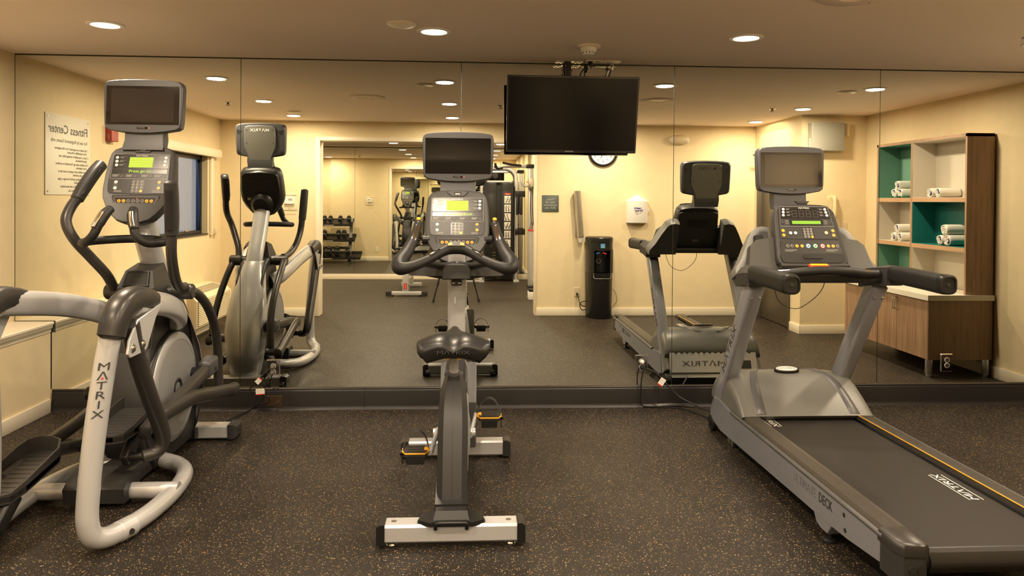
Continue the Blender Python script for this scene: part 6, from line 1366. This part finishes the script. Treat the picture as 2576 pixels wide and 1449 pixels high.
# ------------------------------------------------------------------ weights alcove
AYS = YB-.18    # alcove face of the back wall
def alc(x, z, y=AYS): return Fr((x, y, z), (1, 0, 0), (0, 0, 1))
thermostat(alc(-.80, 1.43), 'white thermostat in a clear guard on the alcove wall by the dumbbells', False)
t = thing('blank_wall_plate', 'cream blank plate low on the alcove wall beside the opening', 'wall plate', (-.62, AYS, .275)); b = nb(); plate(b, alc(-.62, .275), rrect(-.038, -.062, .038, .062, .003), 0, .006, .003); obj('cover_plate', b, 'trim', t)
t = thing('mirror_outlet_frame', 'clear empty outlet frame low on the alcove mirror', 'wall plate', (-.18, YA+.007, .27)); b = nb(); band(b, Fr((-.18, YA+.007, .27), (-1, 0, 0), (0, 0, 1)), rrect(-.06, -.075, .06, .075, .003, 2), rrect(-.052, -.067, .052, .067, .003, 2), 0, .006); obj('frame', b, 'chrome', t)
# dumbbell rack against the alcove side wall
rk = thing('dumbbell_rack', 'three-tier dumbbell rack with black trays and grey end frames in the alcove', 'rack', (-1.55, -4.75, 0))
RX0, RX1 = -2.22, -.94
tiers = ((.145, -4.98, .04, 0), (.545, -4.87, -.11, 1), (.90, -4.76, -.18, 2))
for s, x in ((0, -2.02), (1, -1.17)):
    b = nb(); prism(b, [(-5.06, .0), (-4.98, .0), (-4.60, 1.02), (-4.68, 1.02)], 'x', x-.035, x+.035); fr_ = obj('rack_frame', b, 'hood', rk)
    b = nb(); prism(b, [(-5.06, 0), (-4.50, 0), (-4.50, .05), (-5.04, .05)], 'x', x-.035, x+.035); obj('rack_foot', b, 'hood', rk)
b = nb(); box(b, (-2.02, -4.72, .30), (-1.17, -4.68, .36)); obj('cross_brace', b, 'hood', rk)
trays = []
for z, y, ins, k in tiers:
    x0, x1 = RX0, RX1+ins
    b = nb(); prism(b, [(y-.16, z-.055), (y-.155, z+.0), (y-.145, z-.035), (y+.13, z+.075), (y+.14, z+.12), (y+.15, z+.115), (y+.145, z+.06)], 'x', x0, x1); ty2 = obj('tray', b, 'black', rk)
    b = nb(); box(b, (-1.76, y-.1625, z-.040), (-1.54, y-.160, z-.028)); obj('weight_label_strip', b, 'paper', ty2)
    trays.append((z, y, x1))
def make_db(r_, label):
    t = thing('dumbbell', label, 'dumbbell', (0, 0, 0), 'hex dumbbells on the rack')
    L_ = .085+.6*r_
    for s in (-1, 1):
        b = nb(); loft(b, [circ(V((0, s*(L_*.42+h), 0)), V((1, 0, 0)), V((0, 0, 1)), q, q, 6) for h, q in ((0, r_*.82), (.010, r_), (r_*1.15-.01, r_), (r_*1.15, r_*.82))]); obj('hex_head', b, 'hexblack', t, sharp=20)
    b = nb(); tube(b, [(0, -L_*.45, 0), (0, -L_*.2, 0), (0, 0, 0), (0, L_*.2, 0), (0, L_*.45, 0)], [.012, .013, .016, .013, .012], 10, 4, round_end=False); obj('handle', b, 'chrome', t)
    return t
spec = [(2, (-1.90, -1.78, -1.65, -1.42, -1.22), .052), (1, (-1.90, -1.765, -1.44, -1.31), .060), (0, (-1.79, -1.635, -1.46, -1.20), .070)]
names = {2: 'top', 1: 'middle', 0: 'bottom'}; ords = ('first', 'second', 'third', 'fourth', 'fifth', 'sixth')
for tier, xs_, r_ in spec:
    z, y, x1 = trays[tier][0], trays[tier][1], trays[tier][2]; src = None
    for i, x in enumerate(sorted(xs_, reverse=True)):
        lab = 'black hex dumbbell on the %s tray, %s from the end nearest the thermostat' % (names[tier], ords[i])
        rr2 = r_; q = (x, y-.005, z+.055+rr2*1.15)
        if src is None: src = make_db(r_, lab); src.location = q; src.rotation_euler = (math.radians(21), math.radians(0), math.radians(8))
        else:
            dup(src, q, label=lab, rot=(math.radians(21), 0, math.radians(8+random.uniform(-4, 4))))
# bench
be = thing('weight_bench', 'grey adjustable weight bench behind the bike, seen in the mirror', 'bench', (.62, -6.4, 0))
b = nb(); box(b, (.345, -6.10, .02), (.935, -6.03, .075), .008); fb_ = obj('front_foot', b, 'silver', be)
for s in (0, 1): b = nb(); box(b, ((.325, .865)[s], -6.105, .012), ((.415, .955)[s], -6.025, .082), .006); obj('foot_cap', b, 'char', fb_)
for x in (.43, .85): b = nb(); cyl(b, (x-.012, -6.065, .028), (x+.012, -6.065, .028), .030, n=14); obj('foot_wheel', b, 'black', fb_)
b = nb(); obox(b, (.618, -6.26, .235), ((1, 0, 0), V((0, .62, -.35)).normalized(), V((0, .35, .62)).normalized()), (.045, .045, .19), .006); box(b, (.575, -6.20, .06), (.665, -6.04, .40), .006); pst = obj('bench_post', b, 'silver', be)
b = nb(); box(b, (.597, -6.0375, .11), (.643, -6.0355, .20)); nl = obj('red_label', b, 'red', pst)
txt('lettering', 'NAUTILUS', .016, Fr((.62, -6.0353, .155), (-1, 0, 0), (0, 0, 1)), 0, 0, 'inkwhite', nl, 0, rot=math.pi/2)
b = nb(); box(b, (.595, -7.25, .20), (.645, -6.15, .28), .006); obj('bench_spine', b, 'silver', be)
b = nb(); box(b, (.45, -7.30, .02), (.79, -7.22, .08), .008); box(b, (.59, -7.28, .06), (.65, -7.22, .26), .006); obj('rear_foot', b, 'silver', be)
b = nb(); box(b, (.475, -6.55, .41), (.765, -6.10, .475), .02, 3); obj('seat_pad', b, 'vinyl', be)
b = nb(); box(b, (.475, -7.45, .41), (.765, -6.57, .475), .02, 3); obj('back_pad', b, 'vinyl', be)
b = nb(); box(b, (.53, -6.6, .36), (.71, -6.12, .41), .004); obj('pad_frame', b, 'char', be)
b = nb(); ball(b, (.80, -6.12, .385), .030); obj('adjust_knob', b, 'red', be)
# multi-gym
mg = thing('multi_gym', 'tall cable weight machine with black weight-stack cover and silver frame in the alcove', 'weight machine', (2.1, -8.1, 0))
GY = -8.13
b = nb(); box(b, (1.86, -8.36, .04), (2.075, GY, 1.80), .01); sa = obj('stack_cover', b, 'black', mg)
b = nb(); box(b, (2.165, -8.36, .04), (2.385, GY, 1.79), .01); sb2 = obj('stack_cover', b, 'black', mg)
b = nb(); box(b, (2.075, -8.35, .06), (2.165, -8.22, 1.76)); obj('stack_recess', b, 'dark', mg)
b = nb()
for k in range(14): box(b, (2.078, -8.30, .10+.045*k), (2.162, -8.205, .14+.045*k))
obj('weight_plates', b, 'black', mg, kind='stuff')
b = nb()
for k in range(6):
    for x in (2.02, 2.052, 2.185, 2.21): cyl(b, (x, GY, .25+.055*k), (x, GY+.003, .25+.055*k), .006, n=8)
obj('weight_number_dots', b, 'ledtext_off', mg, kind='stuff')
F = Fr((2.275, GY+.001, 1.1), (-1, 0, 0), (0, 0, 1))
b = nb(); plate(b, F, rrect(-.060, .475, .060, .50, .01), 0, .002); nm_ = obj('maker_badge', b, 'red', mg); txt('lettering', 'Nautilus', .022, F, 0, .487, 'inkwhite', nm_, .0024)
for k in range(6):
    v = .385-.158*k; b = nb(); plate(b, F, rrect(-.058, v-.068, .058, v+.068, .003), 0, .002); pc = obj('exercise_placard', b, 'placard', mg)
    b = nb()
    for dx in (-.024, .024):
        w_ = .10*(k % 3-1); tube(b, [F.P(dx-.008, v-.052, .004), F.P(dx+w_*.15, v-.012, .004), F.P(dx+w_*.3, v+.028, .004)], .005, 6, sm=False); tube(b, [F.P(dx+w_*.25, v+.018, .004), F.P(dx+.022, v+.004-.006*k, .004), F.P(dx+.024, v+.03, .004)], .003, 6, sm=False); tube(b, [F.P(dx+w_*.15, v-.012, .004), F.P(dx+.012, v-.035, .004), F.P(dx+.004, v-.056, .004)], .0045, 6, sm=False); ball(b, F.P(dx+w_*.32, v+.042, .004), .009, .003, .010, 8, 5)
    obj('exercise_figure', b, 'ink', pc)
b = nb(); plate(b, F, rrect(-.058, -.60, .058, -.50, .002), 0, .002); obj('instruction_label', b, 'placard', mg)
b = nb(); plate(b, F, rrect(.225, -.985, .26, -.90, .002), 0, .002); obj('warning_label', b, 'amber_trim', mg)
b = nb(); plate(b, F, rrect(.03, -.97, .09, -.94, .002), 0, .002); obj('serial_label', b, 'paper', mg)
for x in (1.81, 2.435):
    s_ = -1 if x < 2 else 1
    b = nb(); tube(b, fillet([(x, -8.25, .02), (x, -8.25, 1.95), (x-s_*.12, -8.25, 2.06), (x-s_*.30, -8.25, 2.06)], .10), .034, 14, sm=False, rv=.045, round_end=False); obj('frame_post', b, 'silver', mg)
    b = nb(); box(b, (x-.05, -8.38, .0), (x+.05, -7.95, .03), .004); obj('base_foot', b, 'silver', mg)
b = nb(); box(b, (1.55, -8.08, .0), (1.86, -8.0, .03), .004); obj('base_foot', b, 'silver', mg)
b = nb(); box(b, (1.90, -8.33, 1.80), (2.35, -8.17, 1.83), .004); obj('stack_top', b, 'silver', mg)
b = nb(); cyl(b, (1.93, -8.22, 1.93), (1.93, -8.17, 1.93), .055, n=20, bev=.006); obj('pulley', b, 'black', mg)
b = nb(); cyl(b, (2.05, -8.22, 1.92), (2.05, -8.17, 1.92), .055, n=20, bev=.006); obj('pulley', b, 'black', mg)
b = nb(); cyl(b, (1.60, -8.06, .06), (1.60, -8.01, .06), .055, n=20, bev=.006); obj('pulley', b, 'black', mg)
for z in (.90, 1.59): b = nb(); box(b, (2.42, -8.28, z-.055), (2.60, -8.18, z+.055), .005); obj('side_arm', b, 'black', mg)
# crossover column with pull-up bar and handles
cl = thing('cable_column', 'silver cable crossover column with black pull-up bar and handles beside the alcove wall', 'weight machine', (2.63, -7.3, 0))
b = nb(); box(b, (2.585, -7.32, .0), (2.665, -7.22, 2.04), .006); obj('column_post', b, 'silver', cl)
b = nb(); box(b, (2.575, -7.45, .0), (2.675, -7.05, .03), .004); obj('column_foot', b, 'black', cl)
b = nb(); tube(b, [(2.62, -7.27, 2.05), (2.25, -7.27, 2.045), (2.0, -7.28, 2.04)], .025, 12, sm=False); obj('top_bar', b, 'silver', cl)
b = nb(); tube(b, [(2.45, -7.22, 2.06), (2.28, -7.15, 2.075), (2.14, -7.05, 2.10)], .020, 12, 5); obj('pull_up_handle', b, 'rubber', cl)
b = nb(); tube(b, [(2.14, -7.25, 2.02), (2.05, -7.22, 2.01), (2.02, -7.15, 2.06), (2.01, -7.12, 2.085)], .020, 12, 5); obj('pull_up_handle', b, 'rubber', cl)
b = nb(); box(b, (2.54, -7.33, 2.02), (2.68, -7.20, 2.085), .008); obj('bar_cap', b, 'black', cl)
b = nb(); box(b, (2.575, -7.21, 1.66), (2.665, -7.12, 1.86), .008); obj('pulley_carriage', b, 'steel', cl)
b = nb(); tube(b, [(2.60, -7.16, 1.72), (2.50, -7.12, 1.72), (2.46, -7.10, 1.78), (2.46, -7.10, 1.86)], .022, 12, 5); obj('swivel_arm', b, 'silver', cl)
b = nb(); box(b, (2.54, -7.19, 1.775), (2.60, -7.17, 1.79)); obj('pull_pin', b, 'red', cl)
for k, x in enumerate((2.615, 2.645)):
    b = nb(); tube(b, [(x, -7.10, 1.70), (x-.01, -7.06, 1.40), (x+.005, -7.06, 1.12)], .007, 8, 5); sp_2 = obj('suspension_strap', b, 'rubber', cl)
    b = nb(); tube(b, [(x-.045, -7.06, .985), (x-.015, -7.06, 1.02), (x+.005, -7.06, 1.12), (x+.02, -7.06, 1.02), (x+.03, -7.06, .985)], .005, 8, 5); obj('handle_loop', b, 'rubber', sp_2)
    b = nb(); tube(b, [(x-.045, -7.06, .985), (x-.03, -7.06, .970), (x+.01, -7.06, .970), (x+.03, -7.06, .985)], .012, 8, 5); obj('red_handle', b, 'red', sp_2)
b = nb()
for x in (2.45, 2.52): obox(b, (x, -8.10, 1.38), ((1, 0, 0), (0, 1, 0), (0, 0, 1)), (.022, .02, .17), .008)
hgs = obj('hanging_handle_straps', b, 'rubber', mg, kind='stuff')
b = nb(); tube(b, [(2.47, -8.12, 1.55), (2.475, -8.12, .9), (2.48, -8.12, .3)], .008, 8, 4); obj('cable', b, 'black', mg)
wx = thing('step_box', 'small white box with black top on the alcove floor by the opening', 'box', (2.53, -5.75, 0))
b = nb(); box(b, (2.47, -5.86, 0), (2.66, -5.66, .115), .004); obj('box_body', b, 'white', wx)
b = nb(); box(b, (2.475, -5.86, .115), (2.655, -5.67, .15), .006); obj('box_top', b, 'black', wx)
